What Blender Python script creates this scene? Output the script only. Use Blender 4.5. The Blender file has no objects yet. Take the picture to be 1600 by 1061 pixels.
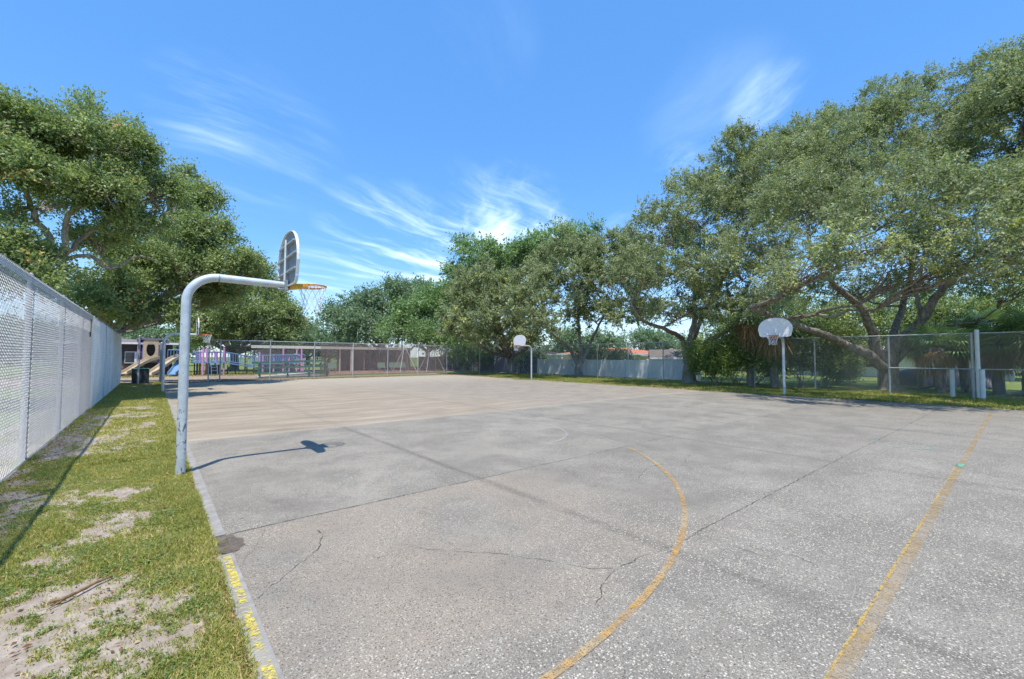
import bpy, math, random
import numpy as np
from mathutils import Vector, Matrix

# ------------------------------------------------------------------ camera, world, sun, exposure
SC = bpy.context.scene
COL = SC.collection
FPX, YAW, PIT, ROL, EYE = 668.8, math.radians(40.01), math.radians(2.331), math.radians(0.194), 1.75
_F = np.array([math.sin(YAW)*math.cos(PIT), math.cos(YAW)*math.cos(PIT), math.sin(PIT)])
_R0 = np.array([math.cos(YAW), -math.sin(YAW), 0.0])
_U0 = np.cross(_R0, _F)
_R = _R0*math.cos(ROL) + _U0*math.sin(ROL)
_U = -_R0*math.sin(ROL) + _U0*math.cos(ROL)

cam_d = bpy.data.cameras.new('camera')
cam = bpy.data.objects.new('camera', cam_d)
COL.objects.link(cam)
cam_d.sensor_width = 36.0
cam_d.lens = FPX/1600*36.0
cam_d.clip_start = 0.05
cam_d.clip_end = 2000
M = Matrix.Identity(4)
for i in range(3):
    M[i][0], M[i][1], M[i][2] = _R[i], _U[i], -_F[i]
M[2][3] = EYE
cam.matrix_world = M
SC.camera = cam

SUN_V = Vector((-0.215, -0.278, 1.0)).normalized()      # towards the sun
SUN_EL = math.asin(SUN_V.z)
SUN_AZ = math.atan2(SUN_V.x, SUN_V.y)

def ray(px, py):
    d = _F + _R*(px-800)/FPX - _U*(py-530.5)/FPX
    return d
def G(px, py, z=0.0):
    d = ray(px, py); k = (z-EYE)/d[2]
    return Vector((d[0]*k, d[1]*k, z))
def onX(px, py, X):
    d = ray(px, py); k = X/d[0]
    return Vector((X, d[1]*k, EYE+d[2]*k))
def onY(px, py, Y):
    d = ray(px, py); k = Y/d[1]
    return Vector((d[0]*k, Y, EYE+d[2]*k))
def P(px, py, dep):
    d = ray(px, py)
    return Vector((d[0]*dep, d[1]*dep, EYE+d[2]*dep))

SC.view_settings.view_transform = 'Standard'
SC.view_settings.look = 'None'
SC.view_settings.exposure = 0.85
SC.view_settings.gamma = 1.0

class NT:
    """tiny node helper"""
    def __init__(s, tree):
        s.t = tree; s.n = tree.nodes; s.l = tree.links
    def _in(s, sock, v):
        if v is None: return
        if isinstance(v, bpy.types.NodeSocket): s.l.new(v, sock)
        else:
            if hasattr(sock.default_value, '__len__') and not hasattr(v, '__len__'):
                v = [v]*len(sock.default_value)
            if hasattr(sock.default_value, '__len__') and len(sock.default_value) == 4 and len(v) == 3:
                v = (*v, 1)
            sock.default_value = v
    def node(s, typ, ins=None, out=0, **kw):
        nd = s.n.new(typ)
        for k, v in kw.items(): setattr(nd, k, v)
        for k, v in (ins or {}).items(): s._in(nd.inputs[k], v)
        return nd.outputs[out]
    def math(s, op, a, b=None, c=None, clamp=False):
        nd = s.n.new('ShaderNodeMath'); nd.operation = op; nd.use_clamp = clamp
        s._in(nd.inputs[0], a); s._in(nd.inputs[1], b)
        if c is not None: s._in(nd.inputs[2], c)
        return nd.outputs[0]
    def vmath(s, op, a, b=None, out=0):
        nd = s.n.new('ShaderNodeVectorMath'); nd.operation = op
        s._in(nd.inputs[0], a)
        if b is not None: s._in(nd.inputs[1], b)
        return nd.outputs[out]
    def noise(s, vec, scale, detail=4, rough=0.55, dist=0.0):
        return s.node('ShaderNodeTexNoise', {'Vector': vec, 'Scale': scale, 'Detail': detail, 'Roughness': rough, 'Distortion': dist})
    def mix(s, fac, a, b, mode='MIX'):
        nd = s.n.new('ShaderNodeMix'); nd.data_type = 'RGBA'; nd.blend_type = mode
        s._in(nd.inputs[0], fac); s._in(nd.inputs[6], a); s._in(nd.inputs[7], b)
        return nd.outputs[2]
    def ramp(s, fac, stops, interp='LINEAR'):
        nd = s.n.new('ShaderNodeValToRGB'); cr = nd.color_ramp; cr.interpolation = interp
        while len(cr.elements) < len(stops): cr.elements.new(0.5)
        for e, (p, c) in zip(cr.elements, stops):
            e.position = p
            if not hasattr(c, '__len__'): c = (c, c, c)
            e.color = (*c, 1) if len(c) == 3 else c
        s._in(nd.inputs[0], fac)
        return nd.outputs[0]
    def step(s, v, lo, hi):
        nd = s.n.new('ShaderNodeMapRange'); nd.interpolation_type = 'SMOOTHSTEP'
        s._in(nd.inputs[0], v); nd.inputs[1].default_value = lo; nd.inputs[2].default_value = hi
        return nd.outputs[0]
    def obj(s):
        return s.node('ShaderNodeTexCoord', out=3)
    def scale(s, vec, sx, sy, sz=1.0, rotz=0.0):
        nd = s.n.new('ShaderNodeMapping'); s._in(nd.inputs[0], vec)
        nd.inputs[2].default_value = (0, 0, rotz); nd.inputs[3].default_value = (sx, sy, sz)
        return nd.outputs[0]
    def bump(s, h, strength=0.3, dist=0.01):
        return s.node('ShaderNodeBump', {'Height': h, 'Strength': strength, 'Distance': dist})

W = bpy.data.worlds.new('World'); SC.world = W; W.use_nodes = True
wt = NT(W.node_tree)
for n in list(wt.n): wt.n.remove(n)
sky = wt.n.new('ShaderNodeTexSky'); sky.sky_type = 'NISHITA'; sky.sun_disc = False
sky.sun_elevation = SUN_EL; sky.sun_rotation = SUN_AZ % (2*math.pi)
sky.altitude = 0; sky.air_density = 1.15; sky.dust_density = 0.1; sky.ozone_density = 3.0
skyc = wt.node('ShaderNodeHueSaturation', {'Color': sky.outputs[0], 'Saturation': 1.22, 'Value': 1.0})
skyc = wt.mix(1.0, skyc, (0.93, 1.0, 1.0), 'MULTIPLY')
skyc = wt.mix(0.5, skyc, (0.55, 1.55, 3.9))
tc = wt.node('ShaderNodeTexCoord', out=0)
sep = wt.n.new('ShaderNodeSeparateXYZ'); wt.l.new(tc, sep.inputs[0])
den = wt.math('MAXIMUM', wt.math('ADD', sep.outputs[2], 0.06), 0.03)
cu = wt.math('DIVIDE', sep.outputs[0], den); cv = wt.math('DIVIDE', sep.outputs[1], den)
comb = wt.node('ShaderNodeCombineXYZ', {0: cu, 1: cv, 2: 0.0})
def _pl(px, py):
    d = ray(px, py); d = d/np.linalg.norm(d); return d[:2]/(d[2]+0.06)
def streak(pa, pb, ratio, sc, seed):
    a, b = _pl(*pa), _pl(*pb); ang = math.atan2(b[1]-a[1], b[0]-a[0])
    off = wt.vmath('ADD', comb, (seed*3.1, seed*1.7, 0))
    warp = wt.node('ShaderNodeTexNoise', {'Vector': off, 'Scale': sc*0.6, 'Detail': 3.0}, out=1)
    v = wt.vmath('ADD', off, wt.vmath('MULTIPLY', wt.vmath('SUBTRACT', warp, (0.5, 0.5, 0.5)), (0.9, 0.9, 0)))
    r = wt.n.new('ShaderNodeVectorRotate'); r.rotation_type = 'Z_AXIS'; wt.l.new(v, r.inputs[0]); r.inputs[3].default_value = -ang
    v = wt.vmath('MULTIPLY', r.outputs[0], (sc, sc*ratio, 1))
    return wt.noise(v, 1.0, 9, 0.62)
def blob(px, py, rx, amp):
    """soft round patch of sky, radius rx degrees"""
    d = ray(px, py); d = d/np.linalg.norm(d)
    dt = wt.vmath('DOT_PRODUCT', wt.vmath('NORMALIZE', tc), tuple(d), out=1)
    return wt.math('MULTIPLY', wt.step(dt, math.cos(math.radians(rx)), 1.0), amp)
def addall(l):
    o = l[0]
    for x in l[1:]: o = wt.math('ADD', o, x)
    return o
n1 = streak((480, 320), (720, 400), 4.0, 0.9, 1)
n2 = streak((770, 380), (800, 250), 2.6, 0.8, 4)
m1 = addall([blob(630, 390, 9, 1.1), blob(560, 345, 6, 0.6), blob(690, 400, 7, 0.8), blob(790, 345, 9, 0.9), blob(410, 220, 9, 0.30), blob(320, 165, 6, 0.4), blob(500, 430, 6, 0.5),
             blob(760, 60, 7, 0.10), blob(450, 470, 7, 0.3)])
m2 = addall([blob(800, 345, 8, 1.5), blob(860, 350, 5, 0.9), blob(700, 325, 7, 0.7), blob(1205, 170, 5, 0.75), blob(1065, 265, 3.5, 0.9),
             blob(1130, 200, 10, 0.22), blob(1000, 420, 12, 0.35), blob(980, 520, 10, 0.5), blob(640, 450, 9, 0.4)])
c1 = wt.math('MULTIPLY', wt.math('MULTIPLY', wt.step(n1, 0.42, 0.78), m1), 0.62)
c2 = wt.math('MULTIPLY', wt.math('MULTIPLY', wt.step(n2, 0.42, 0.76), m2), 0.62)
haze = wt.math('MULTIPLY', wt.step(sep.outputs[2], 0.22, 0.0), 0.20)
cl = wt.math('MINIMUM', wt.math('ADD', wt.math('ADD', c1, c2), haze), 0.85)
col = wt.mix(cl, skyc, (5.0, 6.2, 7.2))
SKY_STR = 0.145
bg = wt.n.new('ShaderNodeBackground'); wt.l.new(col, bg.inputs[0]); bg.inputs[1].default_value = SKY_STR
wo = wt.n.new('ShaderNodeOutputWorld'); wt.l.new(bg.outputs[0], wo.inputs[0])

sd = bpy.data.lights.new('sun', 'SUN'); sd.energy = 3.2; sd.angle = math.radians(0.5); sd.color = (1.0, 0.955, 0.88)
so = bpy.data.objects.new('sun', sd); COL.objects.link(so)
so.rotation_euler = SUN_V.to_track_quat('Z', 'Y').to_euler()
so.location = (-10, -10, 40)
SC.cycles.max_bounces = 6
SC.cycles.transparent_max_bounces = 14

# ------------------------------------------------------------------ materials
def newmat(name):
    m = bpy.data.materials.new(name); m.use_nodes = True
    t = NT(m.node_tree)
    bs = t.n['Principled BSDF']
    return m, t, bs
def setb(t, bs, **kw):
    names = dict(base='Base Color', rough='Roughness', metal='Metallic', spec='Specular IOR Level', normal='Normal', alpha='Alpha')
    for k, v in kw.items(): t._in(bs.inputs[names[k]], v)

def paint(name, colr, rough=0.55, var=0.12, sc=6.0, metal=0.0, spec=0.4, bump=0.0, dirt=None):
    m, t, bs = newmat(name); o = t.obj()
    n = t.noise(o, sc, 5, 0.6)
    c = t.mix(t.step(n, 0.3, 0.7), tuple(x*(1-var) for x in colr), tuple(min(1, x*(1+var)) for x in colr))
    if dirt:
        c = t.mix(t.math('MULTIPLY', t.step(t.noise(o, sc*2.3, 6, 0.7), 0.52, 0.68), 0.7), c, dirt)
    setb(t, bs, base=c, rough=rough, metal=metal, spec=spec)
    if bump: setb(t, bs, normal=t.bump(n, bump, 0.01))
    return m
MT = {}
MT['galv'] = paint('galvanised_steel', (0.46, 0.48, 0.49), 0.45, 0.15, 18, 0.35)
MT['galv_dark'] = paint('dull_galvanised_steel', (0.30, 0.33, 0.35), 0.5, 0.15, 18, 0.3)
MT['wire'] = paint('fence_wire', (0.44, 0.44, 0.47), 0.5, 0.1, 10, 0.25)
MT['wire_far'] = paint('fence_wire_weathered', (0.50, 0.52, 0.52), 0.5, 0.1, 10, 0.2)
MT['white'] = paint('white_paint', (0.74, 0.74, 0.73), 0.45, 0.06, 5)
MT['cream'] = paint('cream_paint', (0.70, 0.62, 0.50), 0.6, 0.08, 5)
MT['vinyl'] = paint('white_vinyl', (0.70, 0.73, 0.74), 0.4, 0.05, 3)
MT['rimy'] = paint('yellow_orange_enamel', (0.72, 0.36, 0.035), 0.45, 0.15, 14, dirt=(0.33, 0.14, 0.03))
MT['rimo'] = paint('orange_rim_enamel', (0.60, 0.17, 0.06), 0.5, 0.15, 14)
MT['net'] = paint('white_nylon_net', (0.78, 0.80, 0.80), 0.8, 0.05, 14)
MT['boardback'] = paint('grey_primer_steel', (0.24, 0.25, 0.27), 0.55, 0.12, 9, 0.1)
MT['pink'] = paint('pink_plastic', (0.62, 0.28, 0.50), 0.5, 0.1, 4)
MT['purple'] = paint('purple_enamel', (0.29, 0.18, 0.46), 0.5, 0.1, 4)
MT['blue'] = paint('blue_coated_metal', (0.15, 0.27, 0.43), 0.5, 0.12, 4)
MT['beige'] = paint('beige_plastic', (0.46, 0.36, 0.235), 0.5, 0.1, 4)
MT['brownp'] = paint('brown_plastic', (0.20, 0.12, 0.06), 0.55, 0.1, 4)
MT['greenr'] = paint('green_painted_timber', (0.06, 0.17, 0.13), 0.6, 0.15, 6)
MT['greenp'] = paint('pale_green_panel', (0.25, 0.38, 0.27), 0.6, 0.1, 6)
MT['dark'] = paint('dark_plastic', (0.035, 0.045, 0.05), 0.5, 0.2, 8)
MT['darkwood'] = paint('dark_timber', (0.055, 0.045, 0.04), 0.8, 0.3, 6)
MT['brownwall'] = paint('brown_wall', (0.20, 0.13, 0.11), 0.8, 0.2, 3)
MT['wall'] = paint('white_stucco', (0.66, 0.65, 0.62), 0.85, 0.06, 8, bump=0.2)
MT['glass'] = paint('dark_window_glass', (0.03, 0.04, 0.05), 0.08, 0.1, 2, spec=0.6)
MT['oroof'] = paint('terracotta_tile', (0.52, 0.17, 0.09), 0.8, 0.2, 5)
MT['groof'] = paint('grey_brown_shingle', (0.17, 0.14, 0.125), 0.85, 0.2, 5)
MT['conc'] = paint('pale_concrete', (0.44, 0.42, 0.39), 0.9, 0.12, 5)
MT['tarp'] = paint('navy_tarp', (0.02, 0.03, 0.06), 0.5, 0.2, 3)
MT['brick'] = paint('brick_red_paving', (0.36, 0.20, 0.15), 0.9, 0.15, 3)
MT['mulch'] = paint('sandy_mulch', (0.30, 0.22, 0.15), 0.95, 0.3, 5, bump=0.4)
MT['trunkfar'] = paint('far_bark', (0.16, 0.13, 0.11), 0.95, 0.25, 4)

def mk_bark(nm='oak_bark', k=1.0):
    m, t, bs = newmat(nm); o = t.obj()
    n = t.noise(t.scale(o, 6, 6, 1.6), 1.6, 8, 0.7)
    n2 = t.noise(o, 0.9, 3, 0.5)
    c = t.ramp(n, [(0.30, (0.055, 0.043, 0.035)), (0.5, (0.20, 0.165, 0.14)), (0.72, (0.40, 0.35, 0.30))])
    c = t.mix(t.math('MULTIPLY', t.step(n2, 0.5, 0.7), 0.45), c, (0.30, 0.31, 0.27))
    c = t.mix(1.0, c, (k, k*0.99, k*0.97), 'MULTIPLY')
    setb(t, bs, base=c, rough=0.95, spec=0.1, normal=t.bump(n, 0.9, 0.06))
    return m
MT['bark'] = mk_bark('oak_bark', 1.25)
MT['palebark'] = mk_bark('pale_grey_bark', 1.7)

def mk_pole():
    m, t, bs = newmat('worn_silver_paint'); o = t.obj()
    n = t.noise(o, 7, 6, 0.65)
    base = t.mix(t.step(n, 0.35, 0.65), (0.50, 0.53, 0.56), (0.62, 0.65, 0.67))
    sp = t.n.new('ShaderNodeSeparateXYZ'); t.l.new(o, sp.inputs[0])
    w = t.noise(t.scale(o, 1, 1, 0.55), 13, 8, 0.7, 0.4)
    low = t.step(sp.outputs[2], 2.1, 0.2)
    th = t.math('SUBTRACT', w, t.math('MULTIPLY', t.math('SUBTRACT', 1.0, low), 0.10))
    rust = t.step(th, 0.535, 0.575)
    c = t.mix(rust, base, (0.17, 0.19, 0.19))
    r2 = t.step(t.noise(o, 30, 5, 0.6), 0.64, 0.70)
    c = t.mix(t.math('MULTIPLY', r2, t.math('MULTIPLY', low, 0.8)), c, (0.24, 0.15, 0.08))
    setb(t, bs, base=c, rough=t.mix(rust, 0.38, 0.7), metal=0.25, spec=0.5, normal=t.bump(rust, 0.25, -0.002))
    return m
MT['pole'] = mk_pole()

def mk_leaf(name, cols, transl=0.38, rough=0.5, spec=0.35):
    """cols: colour stops over the per-leaf random 'tint'"""
    m, t, bs = newmat(name)
    a = t.n.new('ShaderNodeAttribute'); a.attribute_name = 'tint'
    c = t.ramp(a.outputs[2], cols)
    setb(t, bs, base=c, rough=rough, spec=spec)
    tr = t.node('ShaderNodeBsdfTranslucent', {'Color': t.mix(1.0, c, (1.1, 1.2, 0.65), 'MULTIPLY')})
    mx = t.n.new('ShaderNodeMixShader'); mx.inputs[0].default_value = transl
    t.l.new(bs.outputs[0], mx.inputs[1]); t.l.new(tr, mx.inputs[2])
    t.l.new(mx.outputs[0], t.n['Material Output'].inputs[0])
    return m
MT['oak'] = mk_leaf('live_oak_leaf', [(0.0, (0.161, 0.195, 0.103)), (0.45, (0.281, 0.319, 0.167)), (0.8, (0.410, 0.443, 0.258)), (0.90, (0.517, 0.535, 0.336)), (0.93, (0.512, 0.535, 0.173)), (1.0, (0.641, 0.620, 0.247))])
MT['oakg'] = mk_leaf('broad_oak_leaf', [(0.0, (0.138, 0.183, 0.086)), (0.5, (0.276, 0.344, 0.141)), (0.85, (0.442, 0.495, 0.210)), (0.95, (0.662, 0.645, 0.227)), (1.0, (0.939, 0.344, 0.198))])
MT['dense'] = mk_leaf('dense_leaf', [(0.0, (0.128, 0.215, 0.104)), (0.5, (0.234, 0.342, 0.146)), (1.0, (0.385, 0.506, 0.207))])
MT['bright'] = mk_leaf('bright_leaf', [(0.0, (0.101, 0.161, 0.048)), (0.5, (0.201, 0.280, 0.081)), (1.0, (0.402, 0.451, 0.116))], 0.4)
MT['shrub'] = mk_leaf('shrub_leaf', [(0.0, (0.120, 0.178, 0.073)), (0.5, (0.238, 0.302, 0.120)), (0.85, (0.430, 0.480, 0.167)), (1.0, (0.812, 0.709, 0.217))], 0.35)
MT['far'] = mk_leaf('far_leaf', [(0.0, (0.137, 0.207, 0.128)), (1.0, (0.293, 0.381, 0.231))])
MT['palm'] = mk_leaf('palm_frond', [(0.0, (0.101, 0.175, 0.081)), (0.5, (0.243, 0.351, 0.142)), (1.0, (0.507, 0.585, 0.243))], 0.2, 0.4, 0.5)
MT['deadpalm'] = mk_leaf('dead_palm_frond', [(0.0, (0.212, 0.127, 0.068)), (0.5, (0.425, 0.287, 0.164)), (1.0, (0.616, 0.483, 0.300))], 0.2, 0.8, 0.1)
MT['deadleaf'] = mk_leaf('dead_leaf', [(0.0, (0.12, 0.06, 0.03)), (0.5, (0.28, 0.14, 0.07)), (1.0, (0.50, 0.36, 0.20))], 0.1, 0.9, 0.1)
MT['blade'] = mk_leaf('grass_blade', [(0.0, (0.202, 0.214, 0.059)), (0.5, (0.405, 0.414, 0.110)), (0.85, (0.608, 0.555, 0.204)), (1.0, (0.877, 0.641, 0.350))], 0.35, 0.6, 0.2)

def mk_court(name, far):
    m, t, bs = newmat(name); o = t.obj()
    sp = t.n.new('ShaderNodeSeparateXYZ'); t.l.new(o, sp.inputs[0]); X, Y = sp.outputs[0], sp.outputs[1]
    big = t.noise(o, 0.28, 5, 0.6, 0.3)
    med = t.noise(o, 1.3, 7, 0.65, 0.2)
    fine = t.noise(o, 14, 6, 0.7)
    grain = t.noise(o, 110, 2, 0.6)
    str_ = t.noise(t.scale(o, 0.5, 2.6, 1, 0.1), 1.0, 6, 0.6, 0.3)
    if far:
        c = t.ramp(str_, [(0.32, (0.215, 0.178, 0.142)), (0.5, (0.285, 0.235, 0.182)), (0.68, (0.37, 0.315, 0.25))])
        c = t.mix(t.step(t.math('ADD', X, t.math('MULTIPLY', big, 8.0)), 9.0, 20.0), c, t.ramp(med, [(0.35, (0.205, 0.178, 0.152)), (0.65, (0.29, 0.255, 0.22))]))
        c = t.mix(t.math('MULTIPLY', t.step(Y, 22, 33), 0.7), c, (0.37, 0.33, 0.275))
    else:
        c = t.ramp(med, [(0.28, (0.155, 0.145, 0.133)), (0.5, (0.205, 0.192, 0.175)), (0.72, (0.27, 0.254, 0.232))])
        # pale worn area between the two joints, warmer slab in the foreground
        pale = t.math('MULTIPLY', t.step(Y, 5.04, 5.12), t.step(t.noise(o, 0.7, 6, 0.65, 0.6), 0.42, 0.62))
        c = t.mix(t.math('MULTIPLY', pale, 0.40), c, (0.34, 0.322, 0.29))
        warm = t.math('MULTIPLY', t.math('MULTIPLY', t.step(Y, 5.08, 5.02), t.step(X, 5.5, 3.2)), t.step(Y, 1.7, 2.4))
        c = t.mix(t.math('MULTIPLY', warm, t.step(t.noise(o, 0.9, 5, 0.6), 0.3, 0.62)), c, (0.262, 0.228, 0.195))
        c = t.mix(t.math('MULTIPLY', t.step(big, 0.48, 0.62), 0.35), c, (0.17, 0.155, 0.137))
    # joint stains running away from the camera
    for jx, w, amt in ((3.66, 0.07, 0.55), (8.85, 0.08, 0.3), (14.0, 0.06, 0.2), (18.4, 0.05, 0.2)):
        wob = t.math('ADD', X, t.math('MULTIPLY', t.math('SUBTRACT', fine, 0.5), 0.12))
        d = t.math('ABSOLUTE', t.math('SUBTRACT', wob, jx))
        band = t.math('MULTIPLY', t.step(d, w*1.8, w*0.3), t.math('MULTIPLY', t.step(med, 0.30, 0.55), amt*(0.35 if far else 1.0)))
        c = t.mix(band, c, (0.11, 0.102, 0.092))
    # light film left along slab edges
    d = t.math('ABSOLUTE', t.math('SUBTRACT', Y, 10.97))
    c = t.mix(t.math('MULTIPLY', t.step(d, 0.35, 0.0), 0.45 if far else 0.25), c, (0.36, 0.325, 0.275))
    # aggregate: pale shell and dark chips, showing where the surface has worn
    wear = t.step(t.noise(o, 0.55, 4, 0.6), 0.30, 0.60)
    if not far:
        wear = t.math('ADD', t.math('MULTIPLY', wear, 0.7), t.math('MULTIPLY', t.step(Y, 3.4, 1.2), 0.5), clamp=True)
    def chips(sc, lo, hi, off):
        v = t.n.new('ShaderNodeTexVoronoi'); v.inputs['Scale'].default_value = sc
        t._in(v.inputs['Vector'], t.vmath('ADD', o, t.vmath('MULTIPLY', t.node('ShaderNodeTexNoise', {'Vector': o, 'Scale': sc*0.9}, out=1), (0.02, 0.02, 0))))
        r = t.n.new('ShaderNodeSeparateColor'); t.l.new(v.outputs[1], r.inputs[0])
        return t.math('MULTIPLY', t.step(v.outputs[0], hi, lo), t.step(r.outputs[off], 0.45, 0.75))
    w1 = chips(48, 0.24, 0.42, 0); w2 = chips(95, 0.25, 0.5, 1); d1 = chips(60, 0.22, 0.45, 2)
    k = 0.35 if far else 0.85
    c = t.mix(t.math('MULTIPLY', w1, t.math('MULTIPLY', wear, k)), c, (0.56, 0.535, 0.49))
    c = t.mix(t.math('MULTIPLY', w2, t.math('MULTIPLY', wear, k*0.8)), c, (0.54, 0.52, 0.48))
    c = t.mix(t.math('MULTIPLY', d1, 0.35 if far else 0.75), c, (0.065, 0.06, 0.055))
    c = t.mix(0.55, c, t.mix(t.step(grain, 0.3, 0.7), 0.25, 0.78), 'OVERLAY')
    c = t.mix(t.math('MULTIPLY', t.step(fine, 0.35, 0.7), 0.22), c, (0.17, 0.165, 0.155))
    # dark spots
    sv = t.n.new('ShaderNodeTexVoronoi'); sv.inputs['Scale'].default_value = 1.7; t.l.new(o, sv.inputs['Vector'])
    c = t.mix(t.math('MULTIPLY', t.step(sv.outputs[0], 0.035, 0.02), 0.7), c, (0.07, 0.065, 0.06))
    h = t.math('ADD', t.math('MULTIPLY', grain, 0.5), t.math('ADD', t.math('MULTIPLY', w1, 0.6), fine))
    c = t.mix(1.0, c, (1.04, 0.985, 0.87) if not far else (1.06, 1.02, 0.92), 'MULTIPLY')
    setb(t, bs, base=c, rough=0.88, spec=0.25, normal=t.bump(h, 0.35, 0.004))
    return m
MT['court'] = mk_court('exposed_aggregate_concrete', False)
MT['court_far'] = mk_court('tan_stained_concrete', True)

def mk_worn(name, colr, base_alpha, colr2=None, sc=9.0, lo=0.42, hi=0.58):
    m, t, bs = newmat(name); o = t.obj()
    n = t.noise(o, sc, 8, 0.75); n2 = t.noise(o, 1.1, 4, 0.6); g = t.noise(o, 90, 3, 0.6)
    c = t.mix(t.step(n2, 0.42, 0.6), colr, colr2 or colr)
    c = t.mix(t.math('MULTIPLY', t.step(g, 0.55, 0.7), 0.5), c, (0.42, 0.38, 0.33))
    v = t.math('ADD', t.math('MULTIPLY', n, 0.6), t.math('MULTIPLY', n2, 0.45))
    a = t.math('MULTIPLY', t.step(v, lo, hi), base_alpha)
    a = t.math('MULTIPLY', a, t.step(g, 0.68, 0.5))
    setb(t, bs, base=c, rough=0.75, spec=0.25, alpha=a)
    return m
MT['oline'] = mk_worn('worn_orange_paint', (0.43, 0.28, 0.11), 0.82, (0.37, 0.30, 0.21), 7.0, 0.36, 0.62)
MT['oline_edge'] = mk_worn('worn_yellow_paint', (0.60, 0.38, 0.05), 0.85, (0.5, 0.32, 0.08), 12, 0.46, 0.56)
MT['oarc'] = mk_worn('worn_arc_paint', (0.58, 0.315, 0.065), 0.95, (0.42, 0.31, 0.17), 13, 0.39, 0.62)
MT['ypaint'] = mk_worn('peeling_yellow_paint', (0.70, 0.56, 0.07), 0.95, (0.60, 0.46, 0.08), 30, 0.465, 0.58)
MT['gpaint'] = mk_worn('green_paint_patch', (0.16, 0.42, 0.30), 0.8, None, 9, 0.3, 0.5)
MT['chalk'] = mk_worn('faded_chalk', (0.50, 0.48, 0.44), 0.5, None, 12, 0.35, 0.6)
MT['chalkg'] = mk_worn('faded_green_chalk', (0.25, 0.42, 0.36), 0.45, None, 12, 0.35, 0.6)
MT['crack'] = mk_worn('dirt_filled_crack', (0.055, 0.05, 0.043), 0.9, (0.11, 0.098, 0.083), 6, 0.30, 0.60)
MT['soil'] = mk_worn('dark_damp_soil', (0.10, 0.078, 0.06), 0.9, (0.17, 0.13, 0.10), 14, 0.36, 0.56)
def mk_curb():
    m, t, bs = newmat('curb_concrete'); o = t.obj()
    n = t.noise(o, 5, 7, 0.7); g = t.noise(o, 120, 3, 0.6)
    c = t.ramp(n, [(0.3, (0.20, 0.182, 0.16)), (0.7, (0.35, 0.325, 0.285))])
    c = t.mix(t.math('MULTIPLY', t.step(g, 0.55, 0.75), 0.5), c, (0.18, 0.17, 0.15))
    setb(t, bs, base=c, rough=0.9, normal=t.bump(t.math('ADD', n, g), 0.4, 0.006)); return m
MT['curb'] = mk_curb()

def mk_soil_strip():
    m, t, bs = newmat('sandy_lawn_soil'); o = t.obj()
    a = t.n.new('ShaderNodeAttribute'); a.attribute_name = 'bare'
    n = t.noise(o, 9, 8, 0.7); g = t.noise(o, 90, 4, 0.7); n2 = t.noise(o, 2.2, 5, 0.6)
    sand = t.ramp(n, [(0.3, (0.22, 0.175, 0.135)), (0.55, (0.37, 0.31, 0.25)), (0.75, (0.50, 0.44, 0.37))])
    sand = t.mix(t.math('MULTIPLY', t.step(n2, 0.5, 0.7), 0.6), sand, (0.27, 0.20, 0.15))
    thatch = t.ramp(g, [(0.3, (0.09, 0.075, 0.035)), (0.5, (0.27, 0.235, 0.12)), (0.7, (0.42, 0.36, 0.22))])
    av = t.math('ADD', a.outputs[2], t.math('MULTIPLY', t.math('SUBTRACT', t.noise(o, 22, 6, 0.75), 0.5), 0.9))
    c = t.mix(t.step(av, 0.30, 0.85), thatch, sand)
    setb(t, bs, base=c, rough=0.95, spec=0.1, normal=t.bump(t.math('ADD', g, n), 0.6, 0.012)); return m
MT['strip'] = mk_soil_strip()

def mk_ground():
    m, t, bs = newmat('lawn_ground'); o = t.obj()
    n = t.noise(o, 1.2, 6, 0.65); n2 = t.noise(o, 0.12, 4, 0.6); g = t.noise(o, 40, 4, 0.7)
    gr = t.ramp(g, [(0.3, (0.07, 0.11, 0.02)), (0.5, (0.15, 0.20, 0.045)), (0.7, (0.26, 0.30, 0.09))])
    dirt = t.ramp(g, [(0.3, (0.16, 0.12, 0.085)), (0.7, (0.33, 0.27, 0.20))])
    c = t.mix(t.step(t.math('ADD', t.math('MULTIPLY', n, 0.6), t.math('MULTIPLY', n2, 0.4)), 0.53, 0.62), gr, dirt)
    sp = t.n.new('ShaderNodeSeparateXYZ'); t.l.new(o, sp.inputs[0])
    # litter strip next to the far edges of the slab
    edge = t.math('MULTIPLY', t.step(sp.outputs[0], 22.0, 22.4), t.step(sp.outputs[0], 24.2, 23.0))
    edge2 = t.math('MULTIPLY', t.step(sp.outputs[1], 34.0, 34.6), t.step(sp.outputs[1], 40.0, 38.5))
    e = t.math('MAXIMUM', t.math('MULTIPLY', edge, 0.75), edge2)
    c = t.mix(t.math('MULTIPLY', e, t.step(n, 0.35, 0.5)), c, dirt)
    setb(t, bs, base=c, rough=0.95, spec=0.1, normal=t.bump(g, 0.5, 0.02)); return m
MT['ground'] = mk_ground()

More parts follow.
